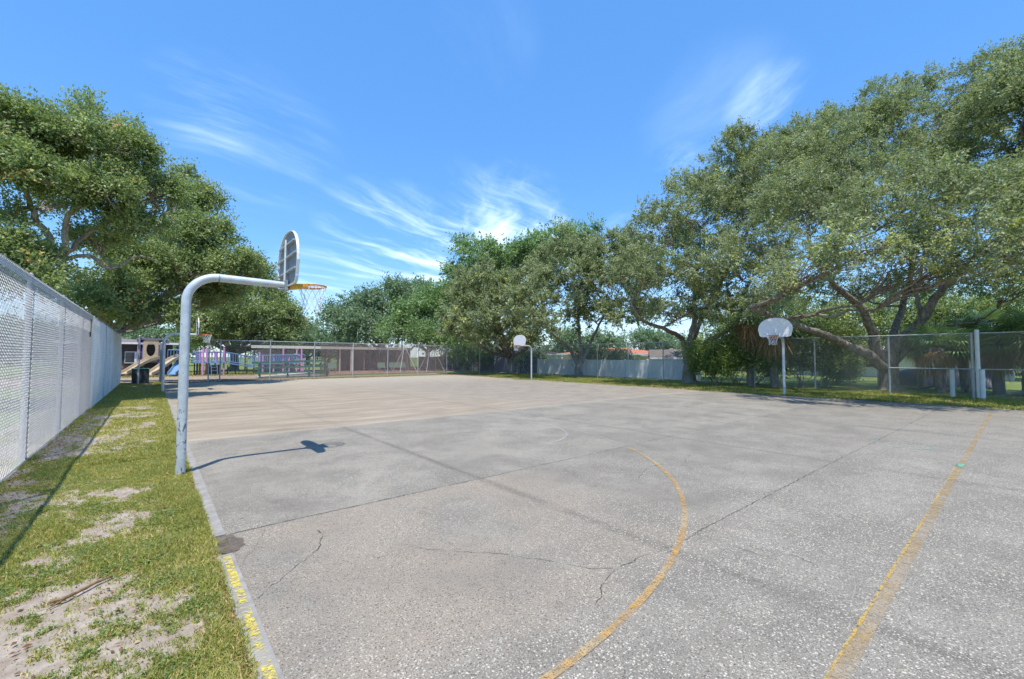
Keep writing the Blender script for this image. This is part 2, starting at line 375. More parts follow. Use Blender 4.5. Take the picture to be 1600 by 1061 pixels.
def mk_screen(name, colr, op, freq=46.0, op_lo=0.3):
    """woven windscreen cloth: open weave, lets part of the light through"""
    m, t, bs = newmat(name); o = t.obj()
    sp = t.n.new('ShaderNodeSeparateXYZ'); t.l.new(o, sp.inputs[0])
    wv = t.math('SINE', t.math('MULTIPLY', sp.outputs[2], freq*2*math.pi/3.0))
    n = t.noise(t.scale(o, 1.0, 1.0, 0.35), 2.2, 6, 0.65)
    a = t.math('ADD', op, t.math('MULTIPLY', t.math('MULTIPLY', wv, 0.12), 1.0))
    a = t.math('ADD', a, t.math('MULTIPLY', t.math('SUBTRACT', n, 0.5), 0.5), clamp=True)
    c = t.mix(t.step(n, 0.35, 0.65), tuple(x*0.85 for x in colr), colr)
    df = t.node('ShaderNodeBsdfDiffuse', {'Color': c}); tr = t.node('ShaderNodeBsdfTranslucent', {'Color': c})
    mx = t.n.new('ShaderNodeMixShader'); mx.inputs[0].default_value = 0.35; t.l.new(df, mx.inputs[1]); t.l.new(tr, mx.inputs[2])
    tp = t.node('ShaderNodeBsdfTransparent')
    m2 = t.n.new('ShaderNodeMixShader'); t.l.new(a, m2.inputs[0]); t.l.new(tp, m2.inputs[1]); t.l.new(mx.outputs[0], m2.inputs[2])
    t.l.new(m2.outputs[0], t.n['Material Output'].inputs[0]); return m
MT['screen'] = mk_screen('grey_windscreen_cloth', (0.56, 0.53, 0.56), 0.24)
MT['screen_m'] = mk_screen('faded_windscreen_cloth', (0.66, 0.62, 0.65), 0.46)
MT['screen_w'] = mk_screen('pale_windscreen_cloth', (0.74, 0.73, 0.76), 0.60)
MT['drape'] = mk_screen('white_sheeting', (0.84, 0.87, 0.88), 0.95, 46)
MT['bscreen'] = mk_screen('brown_windscreen_cloth', (0.30, 0.20, 0.17), 0.50, 30)

# ------------------------------------------------------------------ mesh helpers
class MB:
    def __init__(s): s.v = []; s.f = []
    def add(s, vs, fs):
        b = len(s.v); s.v += [tuple(v) for v in vs]; s.f += [tuple(i+b for i in f) for f in fs]; return s
    def box(s, c, size, rz=0.0):
        hx, hy, hz = size[0]/2, size[1]/2, size[2]/2; ca, sa = math.cos(rz), math.sin(rz)
        vs = []
        for z in (-hz, hz):
            for x, y in ((-hx, -hy), (hx, -hy), (hx, hy), (-hx, hy)):
                vs.append((c[0]+x*ca-y*sa, c[1]+x*sa+y*ca, c[2]+z))
        return s.add(vs, [(3, 2, 1, 0), (4, 5, 6, 7), (0, 1, 5, 4), (1, 2, 6, 5), (2, 3, 7, 6), (3, 0, 4, 7)])
    def span(s, a, b, w, h, dz=0.0):
        """box beam from a to b, w wide (horizontal), h high"""
        a = Vector(a); b = Vector(b); d = (b-a).normalized(); sd_ = d.cross(Vector((0, 0, 1)))
        if sd_.length < 1e-3: sd_ = Vector((1, 0, 0))
        sd_.normalize(); up = sd_.cross(d).normalized()
        vs = []
        for p in (a, b):
            for i, j in ((-1, -1), (1, -1), (1, 1), (-1, 1)):
                vs.append(p + sd_*i*w/2 + up*j*h/2)
        return s.add(vs, [(0, 1, 2, 3), (7, 6, 5, 4), (0, 4, 5, 1), (1, 5, 6, 2), (2, 6, 7, 3), (3, 7, 4, 0)])
    def tube(s, pts, r, n=10, caps=True):
        pts = [Vector(p) for p in pts]
        if not hasattr(r, '__len__'): r = [r]*len(pts)
        b = len(s.v); prev = None
        for i, p in enumerate(pts):
            t_ = (pts[min(i+1, len(pts)-1)] - pts[max(i-1, 0)]).normalized()
            if prev is None:
                x = t_.orthogonal().normalized()
            else:
                x = (prev - t_*prev.dot(t_))
                x = x.normalized() if x.length > 1e-6 else t_.orthogonal().normalized()
            prev = x; y = t_.cross(x)
            for k in range(n):
                a = 2*math.pi*k/n; s.v.append(tuple(p + (x*math.cos(a)+y*math.sin(a))*r[i]))
        for i in range(len(pts)-1):
            for k in range(n):
                k2 = (k+1) % n
                s.f.append((b+i*n+k, b+i*n+k2, b+(i+1)*n+k2, b+(i+1)*n+k))
        if caps:
            s.f.append(tuple(b+k for k in reversed(range(n)))); s.f.append(tuple(b+(len(pts)-1)*n+k for k in range(n)))
        return s
    def prism(s, outline, fn, t0, t1):
        """outline: list of (u,v); fn(u,v,t)->point"""
        n = len(outline); vs = [fn(u, v, t0) for u, v in outline] + [fn(u, v, t1) for u, v in outline]
        fs = [tuple(range(n)), tuple(range(2*n-1, n-1, -1))]
        for i in range(n): j = (i+1) % n; fs.append((i, i+n, j+n, j))
        return s.add(vs, fs)
    def sheet(s, pts): return s.add(pts, [tuple(range(len(pts)))])
    def build(s, name, mat, parent=None, smooth=False, bevel=0.0):
        me = bpy.data.meshes.new(name); me.from_pydata(s.v, [], s.f); me.update()
        me.materials.append(mat)
        if smooth:
            me.polygons.foreach_set('use_smooth', [True]*len(me.polygons))
            me.set_sharp_from_angle(angle=math.radians(40))
        o = bpy.data.objects.new(name, me); COL.objects.link(o)
        if parent: o.parent = parent; o.matrix_parent_inverse = Matrix.Translation(-parent.location)
        if bevel:
            md = o.modifiers.new('bevel', 'BEVEL'); md.width = bevel; md.segments = 2
        return o
def recalc(o):
    import bmesh
    bm = bmesh.new(); bm.from_mesh(o.data); bmesh.ops.recalc_face_normals(bm, faces=bm.faces); bm.to_mesh(o.data); bm.free()
def npmesh(name, verts, nv, mat, parent=None, tint=None, smooth=False, attr='tint'):
    """verts (F*nv,3) -> F faces with nv corners each"""
    n = len(verts); nf = n//nv
    me = bpy.data.meshes.new(name)
    me.vertices.add(n); me.vertices.foreach_set('co', np.ascontiguousarray(verts, dtype=np.float32).ravel())
    me.loops.add(n); me.loops.foreach_set('vertex_index', np.arange(n, dtype=np.int32))
    me.polygons.add(nf); me.polygons.foreach_set('loop_start', np.arange(0, n, nv, dtype=np.int32))
    if smooth: me.polygons.foreach_set('use_smooth', np.ones(nf, dtype=bool))
    me.update(calc_edges=True)
    if tint is not None:
        at = me.attributes.new(attr, 'FLOAT', 'FACE'); at.data.foreach_set('value', np.ascontiguousarray(tint, dtype=np.float32))
    me.materials.append(mat)
    o = bpy.data.objects.new(name, me); COL.objects.link(o)
    if parent: o.parent = parent; o.matrix_parent_inverse = Matrix.Translation(-parent.location)
    return o
def tag(o, label=None, cat=None, group=None, kind=None):
    if label: o['label'] = label
    if cat: o['category'] = cat
    if group: o['group'] = group
    if kind: o['kind'] = kind
    return o
def thing(name, label, cat, loc=(0, 0, 0), group=None):
    o = bpy.data.objects.new(name, None); COL.objects.link(o); o.location = loc
    return tag(o, label, cat, group)

# value noise in numpy (for grass patches)
_rs = np.random.RandomState(7); _tab = _rs.rand(256, 256)
def vnoise(x, y):
    xi = np.floor(x).astype(int); yi = np.floor(y).astype(int); fx = x-xi; fy = y-yi
    fx = fx*fx*(3-2*fx); fy = fy*fy*(3-2*fy)
    a = _tab[xi & 255, yi & 255]; b = _tab[(xi+1) & 255, yi & 255]; c = _tab[xi & 255, (yi+1) & 255]; d = _tab[(xi+1) & 255, (yi+1) & 255]
    return (a*(1-fx)+b*fx)*(1-fy)+(c*(1-fx)+d*fx)*fy
def fbm(x, y, o=4):
    s = 0; a = 0.5; t = 0
    for i in range(o):
        s = s+a*vnoise(x*2**i+i*17.3, y*2**i+i*9.1); t += a; a *= 0.55
    return s/t

# ------------------------------------------------------------------ ground and court
BY0, BYS = 36.59, 0.0577          # back fence line  Y = BY0 + BYS*X
RX0, RXS = 27.59, 0.0508          # right fence line X = RX0 + RXS*Y
g = MB()
NX = 24
gx = np.linspace(-420, 520, NX); gy = np.linspace(-160, 780, NX)
for j in range(NX):
    for i in range(NX): g.v.append((gx[i], gy[j], -0.03))
for j in range(NX-1):
    for i in range(NX-1): a = j*NX+i; g.f.append((a, a+1, a+1+NX, a+NX))
tag(g.build('ground', MT['ground']), kind='structure')

random.seed(3)
def edge_pts(x0, x1, y, n=60, j=0.03):
    return [(x0+(x1-x0)*i/n, y + random.uniform(-j, j), 0) for i in range(n+1)]
YJ = 10.97
xr = 22.2
c = MB().sheet([(0.60, -6, 0), (xr+1.0, -6, 0), (xr+0.55, 3, 0), (xr, YJ, 0), (0.60, YJ, 0)])
tag(c.build('court', MT['court']), kind='structure')
# far slab with a ragged outer edge
rg = [(xr + 0.12*math.sin(y*1.7)+random.uniform(-.05, .05), y, 0) for y in np.linspace(YJ+0.001, 34.6, 60)]
top = [(x, 34.7+0.045*x+random.uniform(-.12, .12), 0) for x in np.linspace(xr, 0.60, 40)]
c = MB().sheet([(0.60, YJ+0.001, 0)] + rg + top[1:])
tag(c.build('court_far', MT['court_far']), kind='structure')
# edging strip of the court with a step to the grass
def curb(y0, y1, x0=0.49, x1=0.598, name='curb'):
    m = MB(); n = max(2, int((y1-y0)/0.25)); 
    prof = []
    for i in range(n+1):
        y = y0+(y1-y0)*i/n; a = x0+random.uniform(-.008, .006)
        prof.append([(a, y, -0.05), (a+0.004, y, 0.004+random.uniform(-.002, .002)), (x1, y, 0.007), (x1+0.0, y, -0.05)])
    for i in range(n):
        b = len(m.v); m.v += prof[i]+prof[i+1]
        m.f += [(b, b+1, b+5, b+4), (b+1, b+2, b+6, b+5), (b+2, b+3, b+7, b+6)]
    b = len(m.v); m.v += prof[0]; m.f.append((b, b+1, b+2, b+3))
    b = len(m.v); m.v += prof[-1]; m.f.append((b+3, b+2, b+1, b))
    return tag(m.build(name, MT['curb']), kind='structure')
curb(5.07, 34.7); curb(-3.0, 4.56, 0.475, 0.598)
m = MB()
ys = np.linspace(-3, 4.5, 120)
for i in range(len(ys)-1):
    m.add([(0.515+0.004*math.sin(ys[i]*9), ys[i], 0.0115), (0.570, ys[i], 0.0118), (0.570, ys[i+1], 0.0118), (0.515+0.004*math.sin(ys[i+1]*9), ys[i+1], 0.0115)], [(0, 1, 2, 3)])
tag(m.build('curb_paint', MT['ypaint']), kind='structure')
m = MB(); pts = []
for i in range(26):
    a = 2*math.pi*i/26; pts.append((0.575+0.125*math.cos(a)*(1+random.uniform(-.2, .25)), 4.80+0.235*math.sin(a)*(1+random.uniform(-.12, .12)), 0.0085))
tag(m.sheet(pts).build('soil_patch', MT['soil']), kind='structure')

# cracks and joints: thin irregular ribbons of dirt
def ribbon(pts, w, z, mat, name, jit=0.012, step=0.08, wj=0.5, seed=0):
    rr = random.Random(seed+int(pts[0][0]*100)); P_ = []
    for (x0, y0), (x1, y1) in zip(pts[:-1], pts[1:]):
        L = math.hypot(x1-x0, y1-y0); n = max(1, int(L/step))
        for i in range(n): P_.append((x0+(x1-x0)*i/n, y0+(y1-y0)*i/n))
    P_.append(pts[-1]); Q = [(x+rr.uniform(-jit, jit), y+rr.uniform(-jit, jit)) for x, y in P_]
    m = MB()
    for i, (x, y) in enumerate(Q):
        a = Q[max(0, i-1)]; b = Q[min(len(Q)-1, i+1)]; dx, dy = b[0]-a[0], b[1]-a[1]; l = math.hypot(dx, dy) or 1
        ww = w/2*(1+rr.uniform(-wj, wj)); nx, ny = -dy/l*ww, dx/l*ww
        m.v += [(x+nx, y+ny, z), (x-nx, y-ny, z)]
        if i: k = len(m.v); m.f.append((k-4, k-3, k-1, k-2))
    return tag(m.build(name, mat), kind='structure')
ck = lambda pts, w=0.012, j=0.014, s=0.045: ribbon(pts, w*0.72, 0.004, MT['crack'], 'crack', j, s, 0.8)
ck([(0.62, 5.055), (1.15, 5.07), (2.2, 5.06), (3.6, 5.06)], 0.020, 0.006)
ck([(3.6, 5.06), (8.8, 5.08), (14, 5.10), (22, 5.12)], 0.014, 0.008, 0.12)
ck([(0.62, 3.61), (0.83, 3.79), (1.01, 3.98), (1.23, 4.19), (1.33, 4.48), (1.32, 4.63)], 0.009)
ck([(0.64, 4.30), (0.80, 4.62), (0.92, 4.95)], 0.005)
ck([(1.91, 3.58), (2.17, 3.29), (2.45, 3.0), (2.63, 2.7), (2.82, 2.36), (2.96, 2.24)], 0.008)
ck([(2.45, 1.99), (2.55, 2.02), (2.69, 2.13), (2.99, 2.21), (3.4, 2.19), (3.83, 2.13), (4.22, 2.15)], 0.009)
ck([(4.22, 2.15), (6.0, 2.13), (8.8, 2.10), (12.4, 2.02)], 0.013, 0.01)
ck([(12.4, 2.02), (16, 1.98), (22.5, 1.9)], 0.014, 0.012, 0.15)
ck([(4.19, 2.12), (4.18, 1.81), (4.18, 1.54), (4.4, 1.35), (4.34, 1.15)], 0.007)
ck([(3.66, 5.1), (3.66, 8), (3.67, 10.9)], 0.008, 0.008, 0.12)
ck([(8.85, -3), (8.84, 2.1), (8.86, 5.1), (8.85, 10.9)], 0.007, 0.006, 0.12)
ck([(8.86, 11), (8.9, 22), (8.9, 34)], 0.018, 0.01, 0.3)
ck([(0.6, 17.2), (9, 17.25), (22, 17.3)], 0.018, 0.01, 0.3)
ck([(14.0, -3), (14.0, 5.1), (14.02, 11)], 0.02, 0.008, 0.2)
ck([(5.4, 3.6), (6.1, 3.9), (6.9, 3.7), (7.6, 3.95)], 0.008)
ck([(4.7, 4.9), (5.1, 4.2), (5.6, 3.9)], 0.006)

# painted markings
m = MB()
xs = np.linspace(1.2, 20.9, 200)
for i in range(len(xs)-1):
    m.add([(xs[i], 0.655, 0.0085), (xs[i+1], 0.655, 0.0085), (xs[i+1], 0.735, 0.0085), (xs[i], 0.735, 0.0085)], [(0, 1, 2, 3)])
tag(m.build('sideline', MT['oline']), kind='structure')
ribbon([(1.2, 0.737), (10.5, 0.737)], 0.016, 0.0125, MT['oline_edge'], 'sideline_edge', 0.002, 0.07, 0.4)
tag(MB().sheet([(20.82, 0.62, 0.0085), (20.9, -6, 0.0085), (20.98, -6, 0.0085), (20.90, 0.62, 0.0085)]).build('end_line', MT['oline']), kind='structure')
tag(MB().sheet([(9.98, 0.66, 0.0125), (10.28, 0.65, 0.0125), (10.26, 0.75, 0.0125), (10.0, 0.745, 0.0125)]).build('green_patch', MT['gpaint']), kind='structure')
ACX, ACY, AR = 1.60, 8.00, 6.29
def arc(a0, a1, r0, r1, mat, name, cx=ACX, cy=ACY, z=0.0085):
    m = MB(); n = 90
    for i in range(n):
        t0 = math.radians(a0+(a1-a0)*i/n); t1 = math.radians(a0+(a1-a0)*(i+1)/n)
        m.add([(cx+r0*math.cos(t0), cy+r0*math.sin(t0), z), (cx+r1*math.cos(t0), cy+r1*math.sin(t0), z), (cx+r1*math.cos(t1), cy+r1*math.sin(t1), z), (cx+r0*math.cos(t1), cy+r0*math.sin(t1), z)], [(0, 1, 2, 3)])
    return tag(m.build(name, mat), kind='structure')
arc(-92, -29, AR-0.028, AR+0.028, MT['oarc'], 'three_point_arc')
arc(-24, 12, AR-0.02, AR+0.02, MT['chalk'], 'faded_arc')
arc(-80, 80, 1.78, 1.83, MT['chalk'], 'faded_key_arc', 6.0, 8.0)
arc(0, 360, 0.42, 0.46, MT['chalkg'], 'faded_circle', 11.7, 1.6)

# ------------------------------------------------------------------ chain-link fences
def link_mesh(p0, p1, z0, z1, r, sp, over=0.03):
    """two crossing families of straight wires in the vertical plane p0-p1"""
    p0 = np.array(p0[:2], float); p1 = np.array(p1[:2], float); L = np.linalg.norm(p1-p0); d = (p1-p0)/L; nrm = np.array([d[1], -d[0]])
    H = z1-z0; ks = np.arange(-H, L, sp); segs = []
    for fam in (0, 1):
        s0 = ks; s1 = ks+H
        a0 = np.clip(s0, 0, L); a1 = np.clip(s1, 0, L)
        t0 = (a0-s0); t1 = (a1-s0)
        if fam: za, zb = z1-t0, z1-t1
        else: za, zb = z0+t0, z0+t1
        off = 0.003*(1 if fam else -1)
        A = np.stack([p0[0]+d[0]*a0+nrm[0]*off, p0[1]+d[1]*a0+nrm[1]*off, za], 1)
        B = np.stack([p0[0]+d[0]*a1+nrm[0]*off, p0[1]+d[1]*a1+nrm[1]*off, zb], 1)
        full = (s1 <= L) if not fam else (s0 >= 0)
        up = B-A; ln = np.linalg.norm(up, axis=1, keepdims=True); ok = ln[:, 0] > 0.02
        up = up/np.maximum(ln, 1e-6)
        A2, B2 = A.copy(), B.copy()
        if not fam: B2[full] += up[full]*over
        else: A2[full] -= up[full]*over
        segs.append((A2[ok], B2[ok]))
    A = np.concatenate([s[0] for s in segs]); B = np.concatenate([s[1] for s in segs])
    D = B-A; D /= np.linalg.norm(D, axis=1, keepdims=True)
    N3 = np.tile(np.array([nrm[0], nrm[1], 0.0]), (len(A), 1)); S = np.cross(D, N3)
    cs = [(N3*math.cos(a)+S*math.sin(a))*r for a in (math.pi/2, math.pi*7/6, math.pi*11/6)]
    quads = []
    for i in range(3):
        j = (i+1) % 3
        quads.append(np.stack([A+cs[i], A+cs[j], B+cs[j], B+cs[i]], 1))
    q = np.concatenate(quads).reshape(-1, 3)
    return q

def post(mbx, x, y, h, r, z0=-0.05, cap=True):
    mbx.tube([(x, y, z0), (x, y, h)], r, 12)
    if cap: mbx.tube([(x, y, h), (x, y, h+0.02), (x, y, h+0.045)], [r*1.15, r*1.1, r*0.3], 12)

# left fence -------------------------------------------------------------
LH = 3.06; LX = -1.54
lf = thing('chain_link_fence', 'tall galvanised chain link fence hung with pale windscreen cloth along the grass strip', 'fence', (LX, 20, 0), 'chain link fences round the court')
npmesh('chain_mesh', link_mesh((LX, 3.0), (LX, 36.2), 0.03, LH-0.03, 0.0028, 0.0815, 0.05), 4, MT['wire'], lf)
MB().tube([(LX-0.03, 3, LH), (LX-0.03, 36.2, LH)], 0.022, 10).build('top_rail', MT['galv'], lf, True)
MB().tube([(LX+0.01, 3, 0.035), (LX+0.01, 36.2, 0.03)], 0.006, 6).build('bottom_wire', MT['wire'], lf, True)
ly = [4.2, 7.3, 10.53, 13.92, 17.24, 20.6, 24.06, 27.3, 30.5, 33.4, 36.2]
for i, y in enumerate(ly):
    mb = MB(); r = 0.036 if i < len(ly)-1 else 0.05; post(mb, LX-0.045-(0.015 if i == len(ly)-1 else 0), y, LH+0.01, r); mb.build('post', MT['galv'], lf, True)
def cloth(y0, y1, x, z0, z1, amp, mat, name, parent, nz=14, step=0.07, seed=0, sag=0.0):
    rr = np.random.RandomState(seed); ny = max(3, int((y1-y0)/step))
    m = MB(); ph = rr.rand(6)*6.28
    for i in range(ny+1):
        y = y0+(y1-y0)*i/ny
        for k in range(nz+1):
            f = k/nz; z = z0+(z1-z0)*f - sag*math.sin(math.pi*((y-y0) % 3.3)/3.3)*f
            a = amp*(0.25+0.75*math.sin(math.pi*min(1, f*1.1)))*(math.sin(y*7.3+ph[0]+f*0.8)+0.6*math.sin(y*15.1+ph[1]-f)+0.5*math.sin(y*2.1+ph[2]+f*3))
            m.v.append((x+a, y, z))
    for i in range(ny):
        for k in range(nz): a = i*(nz+1)+k; m.f.append((a, a+1, a+nz+2, a+nz+1))
    return m.build(name, mat, parent, True)
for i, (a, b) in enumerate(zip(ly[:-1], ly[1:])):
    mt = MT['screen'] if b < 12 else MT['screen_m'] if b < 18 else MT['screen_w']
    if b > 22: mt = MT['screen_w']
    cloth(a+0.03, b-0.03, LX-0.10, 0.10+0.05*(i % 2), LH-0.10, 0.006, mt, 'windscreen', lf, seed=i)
cloth(3.2, 36.1, LX-0.015, LH-0.115, LH+0.0, 0.006, MT['drape'], 'windscreen_hem', lf, 2, 0.3, 5)
# loose white sheeting hung on the court side near the far end
for i, (a, b) in enumerate(((19.2, 23.9), (24.2, 29.5), (29.8, 35.9))):
    cloth(a, b, LX+0.06, 0.05, LH-0.06, 0.035, MT['drape'], 'white_sheet', lf, 16, 0.06, 20+i, 0.05)
# dark loop of cord caught on the mesh
lp = [(LX+0.02, 18.9+0.12*math.sin(a)*1.2, 2.62+0.28*math.cos(a)) for a in np.linspace(0.2, 4.2, 16)]
MB().tube(lp, 0.012, 6).build('cord_loop', MT['dark'], lf, True)

# back fence ---------------------------------------------------------------
BH = 2.88
def byl(x): return BY0+BYS*x
bx = [onY(px, 560, byl(onY(px, 560, 37.2).x)).x for px in (326, 422, 491, 551.6, 605.8, 653, 698)]
bx0 = bx[0]; bxe = RX0 + RXS*byl(29.6)
bf = thing('chain_link_fence', 'galvanised chain link fence with brown windscreen between the court and the playground', 'fence', (12, byl(12), 0), 'chain link fences round the court')
npmesh('chain_mesh', link_mesh((bx0, byl(bx0)), (bxe, byl(bxe)), 0.03, BH-0.02, 0.0030, 0.0815), 4, MT['wire_far'], bf)
MB().tube([(bx0, byl(bx0), BH), (bxe, byl(bxe), BH)], 0.026, 8).build('top_rail', MT['galv'], bf, True)
for x in bx + [onY(343, 560, 37.2).x, bx[-1]+4.3]:
    mb = MB(); post(mb, x, byl(x)-0.05, BH+0.02, 0.042); mb.build('post', MT['galv'], bf, True)
xsA = onY(500, 560, 37.2).x
for i, (a, b) in enumerate(((xsA, bx[3]), (bx[3], bx[4]), (bx[4], bx[5]), (bx[5], bx[6]))):
    m = MB(); n = 12
    for k in range(n+1):
        x = a+0.05+(b-a-0.1)*k/n
        for z in np.linspace(0.12, BH-0.05, 6): m.v.append((x, byl(x)+0.07+0.015*math.sin(x*5+z), z))
    for k in range(n):
        for q in range(5): s_ = k*6+q; m.f.append((s_, s_+6, s_+7, s_+1))
    m.build('windscreen', MT['bscreen'], bf, True)

# right fence ----------------------------------------------------------------
RH = 2.86
def rxl(y): return RX0+RXS*y
def on_right(px, py=560):
    d = ray(px, py); k = RX0/(d[0]-RXS*d[1]); return d[1]*k
rf = thing('chain_link_fence', 'tall chain link fence under the oak trees along the far side of the court', 'fence', (rxl(15), 15, 0), 'chain link fences round the court')
ytop = byl(bxe)
npmesh('chain_mesh', link_mesh((rxl(-4), -4), (rxl(ytop), ytop), 0.03, RH-0.02, 0.0030, 0.0815), 4, MT['wire_far'], rf)
MB().tube([(rxl(-4), -4, RH), (rxl(ytop), ytop, RH)], 0.026, 8).build('top_rail', MT['galv'], rf, True)
ycorner = on_right(1524.7)
MB().tube([(rxl(-4), -4, 1.28), (rxl(on_right(1388.7)), on_right(1388.7), 1.28)], 0.024, 8).build('middle_rail', MT['galv'], rf, True)
for px in (738, 789, 852, 891, 932.7, 980.9, 1035.6, 1101.6, 1178, 1272.6, 1388.7, 1519):
    y = on_right(px); mb = MB(); big = px in (1519,)
    post(mb, rxl(y)+0.05, y, RH+(0.0), 0.05 if big else 0.04); mb.build('post', MT['galv'], rf, True)
yc = on_right(1525)-0.05
mb = MB(); post(mb, rxl(yc)-0.03, yc, RH+0.12, 0.075); mb.build('corner_post', MT['white'], rf, True)
# short white posts beside the corner post
for px, lab in ((1486, 'short white post behind the chain link just left of the corner post'), (1534, 'short white post standing right against the tall corner post')):
    y = on_right(px); q = Vector((rxl(y)-0.10 if px > 1500 else rxl(y)+0.12, y, 0))
    t_ = thing('bollard', lab, 'post', q, 'short white posts by the fence corner')
    MB().tube([(q.x, q.y, -0.02), (q.x, q.y, 1.27)], 0.085, 14).build('shaft', MT['white'], t_, True)
    MB().tube([(q.x, q.y, 1.27), (q.x, q.y, 1.295)], [0.092, 0.08], 14).build('cap', MT['galv'], t_, True)

# low chain-link fence in the yard behind
lf2 = thing('low_chain_link_fence', 'low chain link garden fence beyond the large forked oak', 'fence', (34, 6, 0))
lp0 = Vector((33.6, -6, 0)); lp1 = Vector((34.4, 14.5, 0))
npmesh('chain_mesh', link_mesh(lp0, lp1, 0.03, 1.2, 0.0045, 0.10, 0.0), 4, MT['wire_far'], lf2)
MB().tube([lp0+Vector((0, 0, 1.2)), lp1+Vector((0, 0, 1.2))], 0.024, 8).build('top_rail', MT['galv'], lf2, True)
for k in range(8):
    q = lp0.lerp(lp1, k/7); mb = MB(); post(mb, q.x, q.y, 1.22, 0.03); mb.build('post', MT['galv'], lf2, True)

# ------------------------------------------------------------------ basketball hoops
def hoop(label, rimmat):
    """pole at origin, arm towards +X"""
    t_ = thing('basketball_hoop', label, 'basketball hoop', (0, 0, 0), 'basketball hoops round the court')
    A = 2.965; R_ = 0.40; pr = 0.062
    pts = [(0, 0, z) for z in (-0.1, 0.0, 0.6, 1.2, 1.8, 2.3, A-R_)]
    for i in range(1, 13):
        a = math.pi/2*i/12; pts.append((R_-R_*math.cos(a), 0, A-R_+R_*math.sin(a)))
    arm = [(x, 0, A-0.012*(x-0.4)) for x in (0.40, 0.6, 0.9, 1.15, 1.32)]
    MB().tube(pts, pr, 28).build('pole', MT['pole'], t_, True)
    MB().tube([(R_-0.01, 0, A)]+arm[1:], [pr, pr-0.001, 0.060, 0.057, 0.055], 28).build('arm', MT['pole'], t_, True)
    m = MB(); m.tube([(R_-0.012, 0, A), (R_+0.006, 0, A)], pr+0.004, 28)
    m.build('weld', MT['galv_dark'], t_, True)
    # backboard plate
    BX = 1.35; zb = 2.93; hw = 0.685
    out = []
    for i in range(9):      # rounded lower right corner
        a = -math.pi/2+math.pi/2*i/8; out.append((0.50+0.13*math.cos(a), 0.13+0.13*math.sin(a)))
    for i in range(0, 25):
        a = math.pi*i/24; ca = math.cos(a); sa = math.sin(a)
        out.append((math.copysign(abs(ca)**0.85, ca)*hw, 0.36+0.58*sa**0.9))
    for i in range(9):
        a = math.pi+math.pi/2*i/8; out.append((-0.50+0.13*math.cos(a), 0.13+0.13*math.sin(a)))
    bb = MB().prism(out, lambda u, v, t: (BX+0.030+t, u, zb+v), 0, 0.006).build('backboard', MT['white'], t_); recalc(bb)
    # rear face sheet in grey primer, and a flange round the edge
    sm = [(u*0.985, 0.47+(v-0.47)*0.985) for u, v in out]
    rb = MB().prism(sm, lambda u, v, t: (BX+0.024+t, u, zb+v), 0, 0.004).build('rear_panel', MT['boardback'], bb); recalc(rb)
    fl = MB(); n = len(out)
    for i in range(n):
        j = (i+1) % n; (u0, v0), (u1, v1) = out[i], out[j]
        k = 0.975; a0, a1 = (u0*k, .47+(v0-.47)*k), (u1*k, .47+(v1-.47)*k)
        fl.add([(BX+0.036, u0, zb+v0), (BX+0.036, u1, zb+v1), (BX-0.008, u1, zb+v1), (BX-0.008, u0, zb+v0),
                (BX+0.028, a0[0], zb+a0[1]), (BX+0.028, a1[0], zb+a1[1]), (BX-0.008, a1[0], zb+a1[1]), (BX-0.008, a0[0], zb+a0[1])],
               [(0, 1, 2, 3), (5, 4, 7, 6), (3, 2, 6, 7)])
    fl.build('flange', MT['white'], bb, False)
    for z, hw_ in ((0.24, 0.64), (0.49, 0.66), (0.71, 0.53)):
        MB().box((BX-0.002, 0, zb+z), (0.052, 2*hw_-0.04, 0.028)).build('stiffener', MT['galv'], bb)
    MB().span((BX-0.035, 0, zb+0.03), (BX-0.03, 0, zb+0.80), 0.04, 0.02).build('brace', MT['white'], bb)
    # mounting bracket
    m = MB().box((BX-0.02, 0, A-0.02), (0.05, 0.20, 0.17)).box((BX-0.06, 0, A-0.085), (0.12, 0.11, 0.02))
    m.build('bracket', MT['galv_dark'], t_, bevel=0.004)
    # rim
    rz = 2.985; rc = BX+0.036+0.15+0.229; rr_ = 0.2286
    ring = [(rc+rr_*math.cos(2*math.pi*i/36), rr_*math.sin(2*math.pi*i/36), rz) for i in range(37)]
    rim = MB().tube(ring, 0.0095, 8, False).build('rim', rimmat[0], t_, True)
    m = MB(); x0 = BX+0.036; x1 = rc-0.10
    # tapering steel plate under the ring (two side plates and a top plate)
    m.add([(x0, -0.115, rz-0.005), (x0, 0.115, rz-0.005), (x1, 0.205, rz-0.005), (x1, -0.205, rz-0.005),
           (x0, -0.115, rz-0.10), (x0, 0.115, rz-0.10), (x1, 0.205, rz-0.035), (x1, -0.205, rz-0.035)],
          [(3, 2, 1, 0), (4, 5, 6, 7), (1, 2, 6, 5), (0, 4, 7, 3), (2, 3, 7, 6), (0, 1, 5, 4)])
    nb = 14
    for s_ in (-1, 1):
        for i in range(nb):
            a0 = math.radians(115-80*i/nb)*s_; a1 = math.radians(115-80*(i+1)/nb)*s_
            h0 = 0.034-0.018*i/nb; h1 = 0.034-0.018*(i+1)/nb
            q = [(rc+rr_*1.03*math.cos(a), rr_*1.03*math.sin(a)) for a in (a0, a1)]
            m.add([(q[0][0], q[0][1], rz-0.004), (q[1][0], q[1][1], rz-0.004), (q[1][0], q[1][1], rz-0.004-h1), (q[0][0], q[0][1], rz-0.004-h0)], [(0, 1, 2, 3)])
    m.build('rim_plate', rimmat[1], t_)
    m = MB(); nn = 12; lev = [(0, 0.228), (0.09, 0.205), (0.19, 0.175), (0.29, 0.155), (0.38, 0.150), (0.45, 0.160)]
    rn = random.Random(5)
